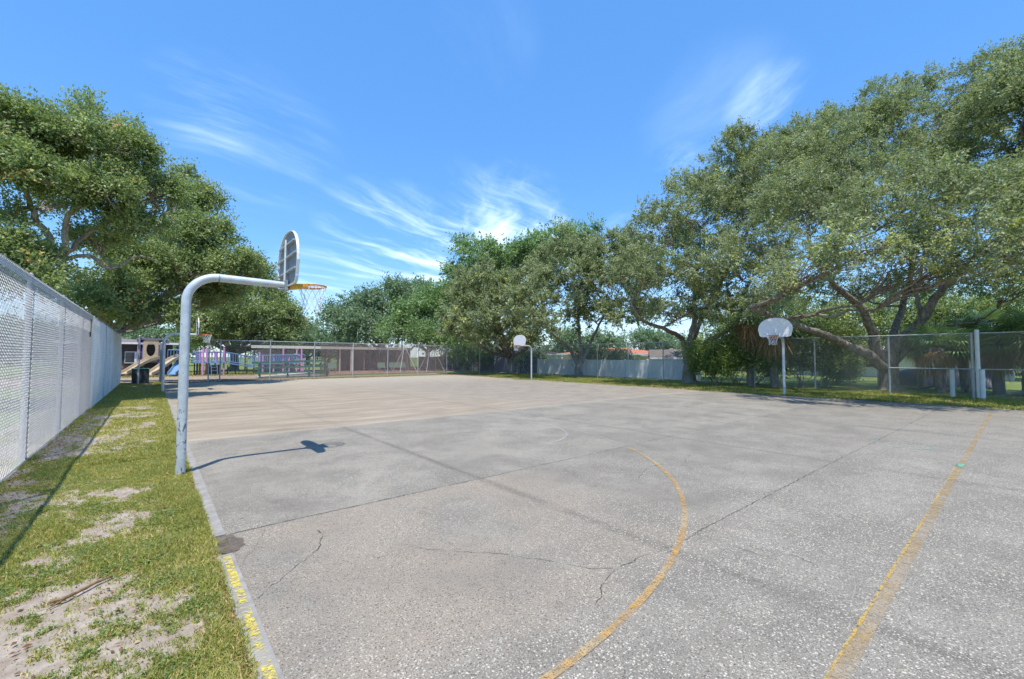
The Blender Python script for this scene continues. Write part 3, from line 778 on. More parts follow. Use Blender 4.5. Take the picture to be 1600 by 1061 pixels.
    for k in range(nn):
        for s_ in (-1, 1):
            pts = []
            for li, (dz, r) in enumerate(lev):
                a = 2*math.pi*(k + s_*0.5*li)/nn; pts.append((rc+r*math.cos(a), r*math.sin(a), rz-dz-(0.02*math.sin(3*a) if li > 3 else 0)))
            m.tube(pts, 0.0042, 5)
    m.build('net', MT['net'], t_, True)
    return t_
def dup_tree(root):
    c = root.copy(); COL.objects.link(c)
    for ch in list(root.children):
        a = ch.copy(); COL.objects.link(a); a.parent = c
        for g_ in list(ch.children):
            b = g_.copy(); COL.objects.link(b); b.parent = a
    return c
h1 = hoop('nearest hoop, silver gooseneck pole on the grass edge, backboard seen from behind', (MT['rimo'], MT['rimy']))
h2 = hoop('hoop in front of the oaks at right, white fan backboard, orange rim', (MT['rimo'], MT['rimo']))
h3 = dup_tree(h2); h3['label'] = 'small distant hoop with white fan backboard before the white vinyl fence'
h4 = dup_tree(h2); h4['label'] = 'far hoop beside the playground, backboard edge on, rim orange'
h1.location = (0.365, 8.02, 0)
h2.location = (22.96, 7.29, 0); h2.rotation_euler.z = math.radians(180+5); h2.scale = (1, 1, 0.92)
h3.location = (22.45, 24.4, 0); h3.rotation_euler.z = math.radians(180+4); h3.scale = (0.95, 0.95, 0.88)
h4.location = (0.43, 26.9, 0); h4.scale = (0.95, 0.95, 0.955)

# ------------------------------------------------------------------ vegetation builders
def leaf_quads(rs, cen, axis, nrm, L, Wd):
    """rhombic leaves; cen, axis, nrm (N,3); L, Wd (N,)"""
    b = np.cross(nrm, axis); b /= np.maximum(np.linalg.norm(b, axis=1, keepdims=True), 1e-6)
    a = axis*L[:, None]/2; w = b*Wd[:, None]/2
    up = np.cross(axis, b)*(Wd*0.18)[:, None]
    q = np.stack([cen-a, cen+w*1.0-a*0.1+up, cen+a, cen-w*1.0-a*0.1+up], 1)
    return q.reshape(-1, 3)
def unit(v): return v/np.maximum(np.linalg.norm(v, axis=-1, keepdims=True), 1e-6)

def crown(rs, lobes, nleaf, leaf, per=46, zmin=None, young=0.02, young_fn=None, fill=0.55, spread=0.30, droop=0.25, gap=0.0, puffs=20, pk=1.0):
    w = np.array([(r[0]*r[1]+r[0]*r[2]+r[1]*r[2])*(l[2] if len(l) > 2 else 1.0) for l in lobes for r in [l[1]]]); w = w/w.sum()
    ncl = max(8, nleaf//per); cnt = np.maximum(2, (w*ncl).astype(int))
    CP, CD = [], []
    for (l, n) in zip(lobes, cnt):
        c, r = np.array(l[0], float), np.array(l[1], float)
        n2 = int(n*(1+gap))
        def dirs(k):
            u = unit(rs.normal(size=(k, 3))); u[:, 2] = np.where(u[:, 2] < -0.35, -u[:, 2]*rs.rand(k), u[:, 2]); return unit(u)
        npf = max(6, int(puffs*(1-0.35*gap))); pu = dirs(npf); rf = 0.58+0.42*rs.rand(npf)**0.7; rf = np.where(rs.rand(npf) < 0.2, rf*1.18, rf)
        pc = c+pu*r*rf[:, None]; pr = r.mean()*rs.uniform(0.15, 0.36, npf)*pk*np.where(rf > 1.02, 0.6, 1.0)
        j = rs.choice(npf, n, p=pr**2/np.sum(pr**2)); v = unit(rs.normal(size=(n, 3))+np.array([0, 0, 0.25])+pu[j]*0.5)
        pos = pc[j]+v*(pr[j]*(0.35+0.65*rs.rand(n)**0.5))[:, None]*np.array([1.15, 1.15, 0.8]); dd = v+pu[j]*0.3
        ni = int(n*0.10*(1-0.6*gap)); ui = dirs(ni); pos[:ni] = c+ui*r*(fill+(0.95-fill)*rs.rand(ni))[:, None]; dd[:ni] = ui
        CP.append(pos); CD.append(unit(dd+rs.normal(size=dd.shape)*0.35))
    CP = np.concatenate(CP); CD = np.concatenate(CD)
    CD[:, 2] -= droop; CD = unit(CD)
    if zmin is not None:
        k = CP[:, 2] > zmin; CP, CD = CP[k], CD[k]
    nc = len(CP)
    size = rs.uniform(0.6, 1.35, nc)
    k = rs.randint(int(per*0.6), int(per*1.4)+1, nc)
    idx = np.repeat(np.arange(nc), k); N = len(idx)
    s = rs.rand(N)**0.8
    # each cluster is a fan of 3 twigs
    tw = rs.randint(0, 4, N)
    td = unit(CD[:, None, :]+rs.normal(size=(nc, 4, 3))*0.75)
    pos = CP[idx]+td[idx, tw]*(s*spread*3.2*size[idx])[:, None]+rs.normal(size=(N, 3))*(spread*0.30)*size[idx][:, None]
    ax = unit(td[idx, tw]+rs.normal(size=(N, 3))*0.75)
    cn = unit(CD*0.8+np.array([0, 0, 0.75])+rs.normal(size=CD.shape)*0.45)
    nr = unit(cn[idx]*1.0+rs.normal(size=(N, 3))*0.48)
    L = leaf*rs.uniform(0.7, 1.35, N); Wd = L*rs.uniform(0.38, 0.6, N)
    ct = rs.rand(nc)
    tint = np.clip(0.5*ct[idx]+0.38*rs.rand(N)+0.02, 0, 0.9)
    yp = np.full(nc, young)
    if young_fn is not None: yp = young_fn(CP)
    yg = rs.rand(nc) < yp
    tint = np.where(yg[idx] & (rs.rand(N) < 0.75), rs.uniform(0.9, 1.0, N), tint)
    return leaf_quads(rs, pos, ax, nr, L, Wd), tint, CP, CD

def catm(pts, n=8):
    pts = [Vector(p) for p in pts]
    if len(pts) < 3: return [pts[0].lerp(pts[-1], i/n) for i in range(n+1)]
    P_ = [pts[0]*2-pts[1]]+pts+[pts[-1]*2-pts[-2]]; out = []
    for i in range(1, len(P_)-2):
        a, b, c_, d = P_[i-1:i+3]
        for k in range(n):
            t = k/n; out.append(0.5*((2*b)+(c_-a)*t+(2*a-5*b+4*c_-d)*t*t+(3*b-a-3*c_+d)*t**3))
    out.append(pts[-1]); return out
def wiggle(path, rnd, amp):
    o = [path[0]]
    for i, p in enumerate(path[1:-1], 1): o.append(p+Vector((rnd.uniform(-amp, amp), rnd.uniform(-amp, amp), rnd.uniform(-amp, amp)*0.6)))
    o.append(path[-1]); return o
def tree(name, label, base, tr, fork_z, lobes, nleaf, leaf, mat, seed, group=None, limbs=None, twigs=14, per=46, bark=None, cat='tree',
         trunk_lean=(0, 0), stems=1, cr_name='crown', tr_name='trunk', **kw):
    rs = np.random.RandomState(seed); rnd = random.Random(seed)
    base = Vector(base); t_ = thing(name, label, cat, base, group)
    q, tint, CP, CD = crown(rs, lobes, nleaf, leaf, per=per, **kw)
    npmesh(cr_name, q, 4, mat, t_, tint)
    m = MB(); fork = base+Vector((trunk_lean[0], trunk_lean[1], fork_z))
    big = tr > 0.25; ns = 14 if big else 8
    if stems == 1:
        tp = catm([base+Vector((0, 0, -0.15)), base.lerp(fork, 0.35)+Vector((rnd.uniform(-.1, .1), rnd.uniform(-.1, .1), 0))*tr*3, fork], 5)
        m.tube(tp, [tr*(1.55 if i == 0 else 1.30 if i == 1 else 1.1 if i == 2 else 1.0-0.02*i) for i in range(len(tp))], ns)
    ends = []
    if limbs:
        for lm in limbs:
            pts, r0, r1 = lm; path = wiggle(catm([fork-Vector((0, 0, tr*0.8))]+[Vector(p) for p in pts], 6), rnd, tr*0.10)
            n = len(path); m.tube(path, [r0+(r1-r0)*(i/(n-1))**0.8 for i in range(n)], max(8, ns-4)); ends.append((path, r0, r1))
    for l in lobes:
        c_ = Vector(l[0])
        if limbs:
            # branch from the nearest point of a limb
            bp = min(((p, i/len(e[0]), e) for e in ends for i, p in enumerate(e[0]) if i > 4), key=lambda z: (z[0]-c_).length+max(0, z[0].z-c_.z)*0.6)
            st = bp[0]; r0 = min(0.075, max(0.05, (bp[2][1]+(bp[2][2]-bp[2][1])*bp[1])*0.6))
        else:
            st = (fork if stems == 1 else base+Vector((rnd.uniform(-1, 1), rnd.uniform(-1, 1), 0))*tr*4)
            r0 = tr*(0.6 if stems == 1 else 0.5)
        mid = st.lerp(c_, 0.5)+Vector((0, 0, -0.06*(c_-st).length))+Vector((rnd.uniform(-.3, .3), rnd.uniform(-.3, .3), 0))*(c_-st).length*0.2
        path = wiggle(catm([st, mid, c_], 5), rnd, 0.03*(c_-st).length)
        n = len(path); m.tube(path, [r0+(r0*0.35-r0)*i/(n-1) for i in range(n)], 6, False)
        if twigs and len(CP):
            d = np.linalg.norm((CP-np.array(l[0]))/np.array(l[1]), axis=1); near = np.where(d < 1.25)[0]
            if len(near):
                for j in rs.choice(near, min(twigs, len(near)), replace=False):
                    e = Vector(CP[j]); s0 = path[rnd.randint(n//2, n-1)]; mm = s0.lerp(e, 0.5)+Vector((rnd.uniform(-1, 1), rnd.uniform(-1, 1), rnd.uniform(-.5, 1)))*0.12*(e-s0).length
                    pp = wiggle(catm([s0, mm, e], 3), rnd, 0.04*(e-s0).length); k = len(pp)
                    rr0 = r0*0.38; m.tube(pp, [rr0+(0.010-rr0)*i/(k-1) if rr0 > 0.01 else rr0 for i in range(k)], 4, False)
    m.build(tr_name, bark or MT['bark'], t_, True)
    return t_
def shrub(name, label, base, lobes, nleaf, leaf, mat, seed, group=None, cat='shrub', **kw):
    return tree(name, label, base, 0.05, 0.3, lobes, nleaf, leaf, mat, seed, group, None, kw.pop('twigs', 6), kw.pop('per', 30), None, cat, (0, 0), 3, 'foliage', 'stems', **kw)
def LB(px, py, dep, rpx, rpy=None, rd=None, w=1.0):
    """a lobe of foliage seen at px,py, dep metres away; radii given in photo pixels at that distance"""
    c_ = P(px, py, dep); r = rpx*dep/FPX; rz = (rpy or rpx)*dep/FPX
    return (tuple(c_), (r, r if rd is None else rd, rz), w)

# ------------------------------------------------------------------ big trees
NL = 1.0
# large forked oak on the right
B1 = Vector((30.79, 4.69, 0))
limbs1 = [([P(1352, 552, 23.0), P(1328, 542, 22.6), P(1285, 522, 22.0), P(1242, 508, 21.2), P(1170, 480, 20.5)], 0.30, 0.12),
          ([P(1368, 540, 23.2), P(1362, 515, 23.0), P(1342, 478, 22.5), P(1303, 445, 21.5), P(1270, 400, 20.5)], 0.33, 0.09),
          ([P(1402, 538, 23.2), P(1437, 506, 22.8), P(1462, 465, 22.2), P(1485, 440, 21.6), P(1545, 380, 20.5)], 0.36, 0.10),
          ([P(1400, 540, 23.6), P(1430, 515, 23.0), P(1500, 506, 21.5), P(1600, 497, 20.6), P(1700, 480, 20)], 0.15, 0.04),
          ([P(1390, 540, 24.0), P(1410, 480, 25.0), P(1425, 400, 26.0), P(1400, 300, 26.0)], 0.26, 0.08),
          ([P(1437, 506, 22.8), P(1432, 460, 23.2), P(1440, 420, 23.4), P(1455, 340, 23.5)], 0.16, 0.06)]
lob1 = [LB(1265, 345, 21.5, 95, 80), LB(1320, 290, 22.5, 95, 80), LB(1420, 215, 24, 95, 75), LB(1500, 175, 25, 90, 65),
        LB(1430, 320, 16.5, 100, 80), LB(1520, 345, 14.3, 90, 75), LB(1560, 240, 21, 95, 80), LB(1600, 160, 24, 90, 65),
        LB(1350, 390, 15.6, 75, 55), LB(1265, 430, 17.2, 62, 45), LB(1210, 400, 20.5, 60, 55), LB(1340, 340, 26, 120, 90),
        LB(1480, 405, 14.8, 65, 45), LB(1580, 400, 13.6, 70, 55), LB(1640, 430, 16.5, 70, 50), LB(1250, 270, 25, 70, 50), LB(1400, 160, 26.5, 50, 30),
        LB(1330, 205, 25, 50, 32), LB(1210, 470, 20, 42, 24), LB(1660, 300, 20, 100, 100), LB(1440, 455, 25, 80, 30, None, .6), LB(1330, 460, 26, 70, 30, None, .6)]
def yf1(CP):
    # sunny low tips on the court side carry new growth
    return np.clip(0.02+0.16*((CP[:, 2] < 7.0) & (CP[:, 0] < 27.5)), 0, 1)
tree('oak_tree', 'huge spreading live oak with forked trunk directly behind the tall fence at right', B1, 0.50, 1.35, lob1, int(330000*NL), 0.105, MT['oak'], 11, 'live oaks behind the far fence', limbs1, 24, 60, young_fn=yf1, zmin=3.2, spread=0.17, fill=0.5, gap=0.35, puffs=26, pk=0.85, droop=0.1)
# second oak
B2 = G(1078, 598.5)
lob2 = [LB(1075, 430, 27, 85, 60), LB(1010, 440, 28, 45, 55), LB(1150, 430, 26, 70, 55), LB(1090, 345, 29, 80, 60), LB(1170, 340, 28, 85, 70),
        LB(1165, 270, 31, 70, 50), LB(1225, 250, 31, 60, 42), LB(1030, 380, 31, 55, 50), LB(985, 480, 29, 30, 28), LB(1075, 490, 27, 60, 25), LB(1130, 480, 27.5, 50, 28),
        LB(1270, 210, 31, 42, 30), LB(1240, 310, 33, 90, 90), LB(1110, 290, 33, 50, 30)]
limbs2 = [([P(1090, 560, 30.4), P(1105, 535, 30), P(1150, 505, 28.5), P(1170, 440, 27.5)], 0.30, 0.09),
          ([P(1070, 555, 30.4), P(1066, 530, 30), P(1040, 515, 29), P(1003, 500, 28.3), P(985, 470, 28)], 0.26, 0.07),
          ([P(1076, 540, 30.6), P(1085, 500, 30.6), P(1085, 440, 30), P(1095, 370, 30)], 0.30, 0.09),
          ([P(1080, 540, 31.0), P(1110, 470, 31.5), P(1160, 380, 31.5), P(1200, 280, 31)], 0.24, 0.08)]
tree('oak_tree', 'tall leaning live oak with twin trunk beside the end of the white vinyl fence', B2, 0.50, 1.2, lob2, int(170000*NL), 0.14, MT['oak'], 12, 'live oaks behind the far fence', limbs2, 20, 60, zmin=3.4, spread=0.20, young=0.02, gap=0.35, puffs=26, pk=0.85, droop=0.1)
# third oak
B3 = G(905, 588.5)
lob3 = [LB(905, 450, 37, 55, 55), LB(860, 470, 36, 45, 45), LB(960, 450, 37, 55, 55), LB(905, 395, 39, 40, 32), LB(950, 400, 40, 45, 35), LB(845, 510, 35, 32, 22),
        LB(930, 500, 37, 48, 25), LB(975, 495, 38, 35, 25), LB(880, 425, 41, 60, 45), LB(990, 410, 41, 40, 40), LB(820, 490, 36, 30, 30)]
limbs3 = [([P(898, 560, 39), P(890, 545, 38.5), P(868, 525, 37.5), P(848, 505, 36.5)], 0.26, 0.08),
          ([P(908, 555, 39), P(905, 520, 39), P(903, 470, 38.5)], 0.28, 0.1), ([P(914, 555, 39), P(925, 530, 39), P(950, 480, 38.5)], 0.26, 0.08)]
tree('oak_tree', 'grey green live oak whose trunk stands in front of the white vinyl fence', B3, 0.40, 1.3, lob3, int(85000*NL), 0.19, MT['oak'], 13, 'live oaks behind the far fence', limbs3, 16, 60, zmin=2.8, spread=0.24, young=0.02, gap=0.3, puffs=24, pk=0.9, droop=0.1)
# fourth, over the wooden fence
B4 = G(797, 583)
lob4 = [LB(775, 500, 43, 50, 38), LB(735, 500, 44, 40, 35), LB(820, 465, 43, 45, 45), LB(760, 455, 45, 50, 38), LB(790, 530, 42, 45, 16), LB(715, 520, 44, 25, 20), LB(840, 520, 41, 25, 20), LB(745, 470, 47, 45, 40)]
tree('oak_tree', 'oak with short dark trunk leaning behind the dark wooden fence', B4, 0.36, 1.6, lob4, int(60000*NL), 0.21, MT['oak'], 14, 'live oaks behind the far fence', None, 16, 60, zmin=2.6, spread=0.26, young=0.06, gap=0.3, puffs=24, pk=0.9, droop=0.1)
lob5 = [LB(745, 410, 60, 42, 30), LB(790, 405, 60, 35, 28), LB(720, 440, 60, 32, 28), LB(765, 445, 60, 45, 35), LB(820, 415, 62, 35, 30), LB(845, 400, 58, 30, 26), LB(700, 470, 58, 26, 24), LB(880, 380, 60, 32, 22), LB(905, 372, 60, 30, 16)]
tree('broadleaf_tree', 'tall dark round crowned tree rising behind the oaks left of centre', G(775, 577), 0.4, 4.0, lob5, int(42000*NL), 0.34, MT['dense'], 15, 'background trees', None, 12, 40, spread=0.5, gap=0.5)
lob6 = [LB(560, 495, 66, 40, 36), LB(610, 485, 66, 45, 40), LB(530, 510, 66, 28, 25), LB(650, 475, 66, 30, 28), LB(590, 520, 64, 60, 25), LB(640, 460, 68, 30, 18)]
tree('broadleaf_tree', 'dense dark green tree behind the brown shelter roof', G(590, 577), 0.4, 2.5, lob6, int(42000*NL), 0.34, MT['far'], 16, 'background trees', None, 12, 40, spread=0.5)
lob7 = [LB(665, 500, 58, 35, 35), LB(700, 495, 58, 30, 32), LB(640, 520, 56, 38, 25), LB(690, 530, 55, 45, 16), LB(680, 470, 60, 26, 22)]
tree('broadleaf_tree', 'olive green tree filling the gap right of the shelter above the swings', G(668, 578), 0.35, 2.4, lob7, int(36000*NL), 0.30, MT['dense'], 17, 'background trees', None, 12, 40, spread=0.46)

# off-frame oak at the right edge
lobR = [LB(1690, 150, 17, 130, 110), LB(1620, 130, 19, 60, 45), LB(1760, 300, 15, 120, 110), LB(1660, 380, 15.5, 70, 50)]
tree('oak_tree', 'oak at the right border of the view with dark bare boughs', P(1760, 560, 19)*1.0 - Vector((0, 0, P(1760, 560, 19).z)), 0.45, 3.0, lobR, int(70000*NL), 0.12, MT['oak'], 18, 'live oaks behind the far fence', None, 20, 60, spread=0.18, gap=0.3, puffs=26, pk=0.85)

def PB0(px, dep): q = P(px, 558, dep); return Vector((q.x, q.y, 0))
# left side trees
B8 = Vector((-5.6, 25.5, 0))
def Q(px, py, dep): return P(px, py, dep)
limbs8 = [([Q(75, 400, 15.8), Q(55, 340, 15.5), Q(35, 290, 15), Q(15, 240, 14.5)], 0.161, 0.042),
          ([Q(85, 400, 15.8), Q(105, 345, 15.8), Q(130, 290, 15.5), Q(150, 230, 15.5)], 0.149, 0.042),
          ([Q(85, 410, 16), Q(130, 370, 16.5), Q(190, 340, 17), Q(250, 330, 17.5)], 0.124, 0.036),
          ([Q(70, 410, 15.5), Q(20, 370, 14.5), Q(-40, 330, 13.5), Q(-100, 300, 13)], 0.136, 0.042),
          ([Q(120, 400, 16.5), Q(170, 420, 17.5), Q(215, 400, 18.5), Q(250, 410, 19)], 0.099, 0.030)]
lob8 = [LB(-10, 340, 15, 34, 24, None, .6), LB(150, 380, 17.5, 34, 20, None, .7), LB(95, 320, 18.5, 26, 18, None, .5), LB(30, 200, 15, 48, 33), LB(110, 215, 15.5, 43, 33), LB(185, 240, 16, 39, 31), LB(60, 280, 14.5, 47, 31), LB(165, 305, 15.5, 47, 33), LB(235, 300, 17, 35, 31),
        LB(0, 260, 14, 43, 37), LB(120, 260, 17.5, 62, 44), LB(-60, 240, 14, 62, 59), LB(215, 360, 17, 39, 26), LB(20, 385, 14, 39, 18), LB(60, 430, 14.5, 35, 15, None, .7),
        LB(130, 170, 16.5, 17, 10), LB(195, 205, 17, 16, 9), LB(-30, 400, 13, 47, 30), LB(30, 445, 13.5, 43, 21, None, .8)]
tree('broadleaf_tree', 'tall tree with pale forking limbs above the left fence', B8, 0.42, 4.2, lob8, int(150000*NL), 0.108, MT['oakg'], 21, 'trees on the left beyond the windscreen fence', limbs8, 34, 46, bark=MT['palebark'], spread=0.19, gap=1.0, fill=0.45, droop=-0.1, puffs=36, pk=0.60)
B9 = Vector((-3.4, 40.5, 0))
lob9 = [LB(300, 320, 27, 25, 28), LB(330, 370, 26, 33, 25), LB(285, 380, 25, 39, 33), LB(360, 420, 26, 35, 24), LB(300, 430, 24.5, 43, 30), LB(235, 430, 23, 39, 30), LB(395, 430, 28, 23, 19),
        LB(240, 490, 23, 43, 19), LB(180, 450, 21, 35, 26), LB(345, 465, 27, 31, 19), LB(292, 275, 28, 9, 13), LB(200, 400, 22, 31, 22), LB(150, 480, 20, 31, 21), LB(320, 320, 28, 23, 22)]
tree('broadleaf_tree', 'dark spiky crowned tree behind the near hoop pole', B9, 0.40, 3.2, lob9, int(105000*NL), 0.15, MT['oakg'], 22, 'trees on the left beyond the windscreen fence', None, 26, 46, bark=MT['palebark'], spread=0.26, gap=1.0, zmin=3.5, droop=-0.05, puffs=32, pk=0.62)
B10 = PB0(365, 53)
lob10 = [LB(330, 500, 49.0, 40, 25), LB(385, 490, 49.0, 45, 32), LB(430, 505, 50.0, 32, 28), LB(360, 465, 51.0, 42, 24), LB(455, 515, 51.0, 22, 18), LB(410, 460, 51.0, 25, 22), LB(310, 520, 48.0, 28, 14), LB(400, 525, 49.0, 45, 10, None, .7), LB(345, 528, 49.0, 45, 9, None, .7)]
tree('broadleaf_tree', 'bright green tree with thick reddish trunk behind the playground', B10, 0.55, 2.2, lob10, int(75000*NL), 0.24, MT['oakg'], 23, 'trees on the left beyond the windscreen fence', None, 16, 46, spread=0.42, gap=0.4)

# far tree line, each its own tree
rt = random.Random(4)
far = [(-120, 70, 60), (-40, 62, 46), (30, 75, 50), (110, 78, 44), (200, 80, 40), (265, 78, 38), (440, 84, 46), (480, 88, 42), (515, 90, 36), (735, 88, 45), (850, 90, 38), (925, 84, 34), (1000, 95, 36), (1060, 100, 30),
       (1140, 62, 70), (1220, 56, 92), (1310, 52, 95), (1400, 54, 95), (1500, 50, 100), (1600, 48, 110), (1700, 46, 110)]
side = {0: 'leftmost far tree, low over the fence cloth'}
desc = ['far tree in the hazy tree line, outside the left border', 'far tree in the tree line left of the fence top', 'far tree line crown low behind the left fence cloth', 'far tree line crown behind the white sheeting',
        'far tree behind the beige slide', 'far tree behind the purple play tower', 'far pale tree right of the playground trunk', 'far pale tree above the green ramp rail', 'far pale tree above the shelter roof end',
        'far tree behind the round dark crown', 'far tree seen over the wooden fence', 'far tree showing over the orange roofs', 'far low tree in the patch of open sky between the oaks', 'far low tree over the white shed',
        'bright tree behind the hedge and second oak', 'bright leafy tree just behind the right backboard', 'leafy tree behind the forked oak, left side', 'leafy tree behind the forked oak, right side',
        'leafy tree behind the tall corner post', 'leafy tree at the right edge above the palms', 'leafy tree beyond the right border']
for i, (px, dep, hpx) in enumerate(far):
    b = P(px, 558, dep); b.z = 0; lo = []
    for k in range(6):
        lo.append(LB(px+rt.uniform(-38, 38), 556-hpx*rt.uniform(0.35, 0.8), dep+rt.uniform(-3, 3), hpx*rt.uniform(0.35, 0.55), hpx*rt.uniform(0.25, 0.36)))
    for k in range(3): lo.append(LB(px+rt.uniform(-45, 45), 556-hpx*0.12, dep, hpx*0.5, hpx*0.25))
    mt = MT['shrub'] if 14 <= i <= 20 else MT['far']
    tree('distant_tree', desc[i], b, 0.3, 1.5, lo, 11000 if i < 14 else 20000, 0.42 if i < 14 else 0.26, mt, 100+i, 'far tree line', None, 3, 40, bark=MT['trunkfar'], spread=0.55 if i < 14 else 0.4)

# ------------------------------------------------------------------ shrubs and palms by the right fence
sh = [(1118, 575, 27, 32, 34, 'bright', 'yellow green shrub right of the second oak trunk'), (1150, 570, 27.5, 34, 34, 'shrub', 'dark shrub with hanging foliage left of the fence post'),
      (1180, 572, 28, 30, 32, 'bright', 'light green shrub left of the right hoop pole'), (1210, 568, 26, 30, 40, 'shrub', 'tall green shrub just behind the right hoop pole'),
      (1250, 566, 25.5, 38, 42, 'shrub', 'broad dark green shrub right of the right hoop pole'), (1292, 566, 25, 34, 36, 'shrub', 'leafy shrub with dark stems left of the oak root'),
      (1310, 585, 29, 20, 18, 'bright', 'small pale shrub at the low yard fence')]
for i, (px, py, dep, rx, rz, mt, lab) in enumerate(sh):
    b = P(px, 570, dep); b.z = 0; rr = random.Random(i)
    lo = [LB(px+rr.uniform(-.8, .8)*rx, py-rz*0.35+rr.uniform(-.75, .55)*rz, dep+rr.uniform(-.9, .9), rx*rr.uniform(.32, .55), rz*rr.uniform(.25, .5)) for k in range(7)]
    shrub('shrub', lab, b, lo, 13000, 0.12, MT[mt], 200+i, 'shrubs behind the far fence', spread=0.22, gap=0.4)
sh2 = [(735, 555, 52, 22, 12, 'leafy green bush over the left end of the wooden fence'), (770, 556, 52, 20, 10, 'leafy bush over the middle of the wooden fence'), (715, 560, 54, 14, 9, 'small bush at the fence corner above the wooden fence'),
       (920, 560, 42, 18, 9, 'bright bush above the white vinyl fence beside the third oak trunk'), (945, 561, 42, 18, 8, 'bright bush above the white vinyl fence left of the orange roof end'), (968, 562, 42, 12, 6, 'low bush over the white vinyl fence below the orange roof'),
       (830, 562, 48, 20, 7, 'low bush where the wooden fence meets the white fence')]
for i, (px, py, dep, rx, rz, lab) in enumerate(sh2):
    b = P(px, 570, dep); b.z = 0
    lo = [LB(px+k*rx*0.5, py+abs(k)*2, dep, rx*0.6, rz) for k in (-1, 0, 1)]
    shrub('shrub', lab, b, lo, 4500, 0.22, MT['bright'], 230+i, 'bushes behind the garden fences', spread=0.3, twigs=3)

def palm(base, h, ng, nd, seed, label, R_=1.5, group='fan palms'):
    rs = random.Random(seed); base = Vector(base); t_ = thing('palm_tree', label, 'palm', base, group)
    top = base+Vector((rs.uniform(-.2, .2), rs.uniform(-.2, .2), h))
    m = MB(); path = catm([base-Vector((0, 0, .1)), base.lerp(top, .5)+Vector((.08, .05, 0)), top], 6)
    m.tube(path, [0.22-0.05*i/len(path)+0.015*(i % 2) for i in range(len(path))], 12); m.build('trunk', MT['bark'], t_, True)
    for kind, n, mt in (('frond', ng, 'palm'), ('dead_frond', nd, 'deadpalm')):
        V = []; T = []; m = MB()
        for i in range(n):
            az = rs.uniform(0, 2*math.pi); el = rs.uniform(-0.35, 1.25) if kind == 'frond' else rs.uniform(-1.5, -0.75)
            d = Vector((math.cos(az)*math.cos(el), math.sin(az)*math.cos(el), math.sin(el)))
            pl = R_*rs.uniform(0.35, 0.7) if kind == 'frond' else R_*rs.uniform(0.15, 0.4)
            hub = top+d*pl+Vector((0, 0, -0.12*pl)); side_ = d.cross(Vector((0, 0, 1))).normalized(); up = side_.cross(d)
            m.tube([top, top.lerp(hub, .5)+Vector((0, 0, .04)), hub], 0.012, 4, False)
            nb = 17; tl = rs.random()
            for k in range(nb):
                a = math.radians(-105+210*k/(nb-1)); bd = (d*math.cos(a)+side_*math.sin(a)).normalized()
                L = R_*0.62*(1-0.22*abs(a)/2)*rs.uniform(.85, 1.1); drp = Vector((0, 0, -0.30*L if kind == 'frond' else -0.42*L))
                mid = hub+bd*L*0.55+up*0.03; tip = hub+bd*L+drp; w = 0.028 if kind == 'frond' else 0.02
                sd2 = bd.cross(up).normalized()*w
                V += [hub, mid+sd2, tip, mid-sd2]; T.append(min(1, max(0, tl*0.6+rs.random()*0.4)))
        npmesh(kind+'s', np.array([tuple(v) for v in V]), 4, MT[mt], t_, np.array(T))
        m.build(kind+'_stalks', MT['deadpalm' if nd and kind != 'frond' else 'palm'], t_)
    return t_
def PB(px, dep): q = P(px, 558, dep); return (q.x, q.y, 0)
palm(PB(1470, 21.5), 2.3, 34, 20, 1, 'fan palm with green fronds behind the mesh between forked oak and corner post', 1.6)
palm(PB(1510, 22.5), 2.9, 36, 26, 2, 'fan palm with brown skirt just left of the corner post', 1.6)
palm(PB(1560, 20.5), 2.4, 38, 34, 3, 'fan palm with heavy dead skirt right of the corner post', 1.6)
palm(PB(1605, 19.5), 2.9, 40, 30, 4, 'fan palm cut by the right edge of the view', 1.7)
palm(PB(1440, 26), 2.8, 30, 16, 5, 'fan palm in shade behind the large oak trunk', 1.4)
palm(PB(1210, 25.5), 4.0, 26, 60, 6, 'tall palm with golden dead fronds hanging behind the right backboard', 2.4)
palm(PB(1172, 26.5), 4.3, 22, 50, 7, 'tall palm with tan dead fronds left of the right backboard', 2.2)
palm(PB(1545, 26), 3.6, 30, 20, 8, 'palm in the second row behind the corner post', 1.6)

# ------------------------------------------------------------------ garden fences, houses
VX = 31.5
vf = thing('vinyl_fence', 'white vinyl privacy fence with square posts beyond the oak trunks', 'fence', (VX, 25, 0))
y0, y1 = 15.6, 33.2; n = 8
for k in range(n):
    a = y0+(y1-y0)*k/n; b = y0+(y1-y0)*(k+1)/n; m = MB()
    for j in range(12):
        u = a+0.09+(b-a-0.18)*j/12; v = a+0.09+(b-a-0.18)*(j+1)/12
        m.box((VX, (u+v)/2, 0.77), (0.03, (v-u)-0.008, 1.36))
    m.box((VX, (a+b)/2, 1.47), (0.05, b-a-0.13, 0.09)).box((VX, (a+b)/2, 0.07), (0.05, b-a-0.13, 0.09))
    m.build('panel', MT['vinyl'], vf)
for k in range(n+1):
    y = y0+(y1-y0)*k/n; MB().box((VX, y, 0.78), (0.127, 0.127, 1.56)).add([(VX-.075, y-.075, 1.56), (VX+.075, y-.075, 1.56), (VX+.075, y+.075, 1.56), (VX-.075, y+.075, 1.56), (VX, y, 1.62)], [(3, 2, 1, 0), (0, 1, 4), (1, 2, 4), (2, 3, 4), (3, 0, 4)]).build('post', MT['vinyl'], vf)
wf = thing('wooden_fence', 'dark weathered board fence beyond the court corner', 'fence', (VX, 42, 0))
rr = random.Random(8); y = 33.4
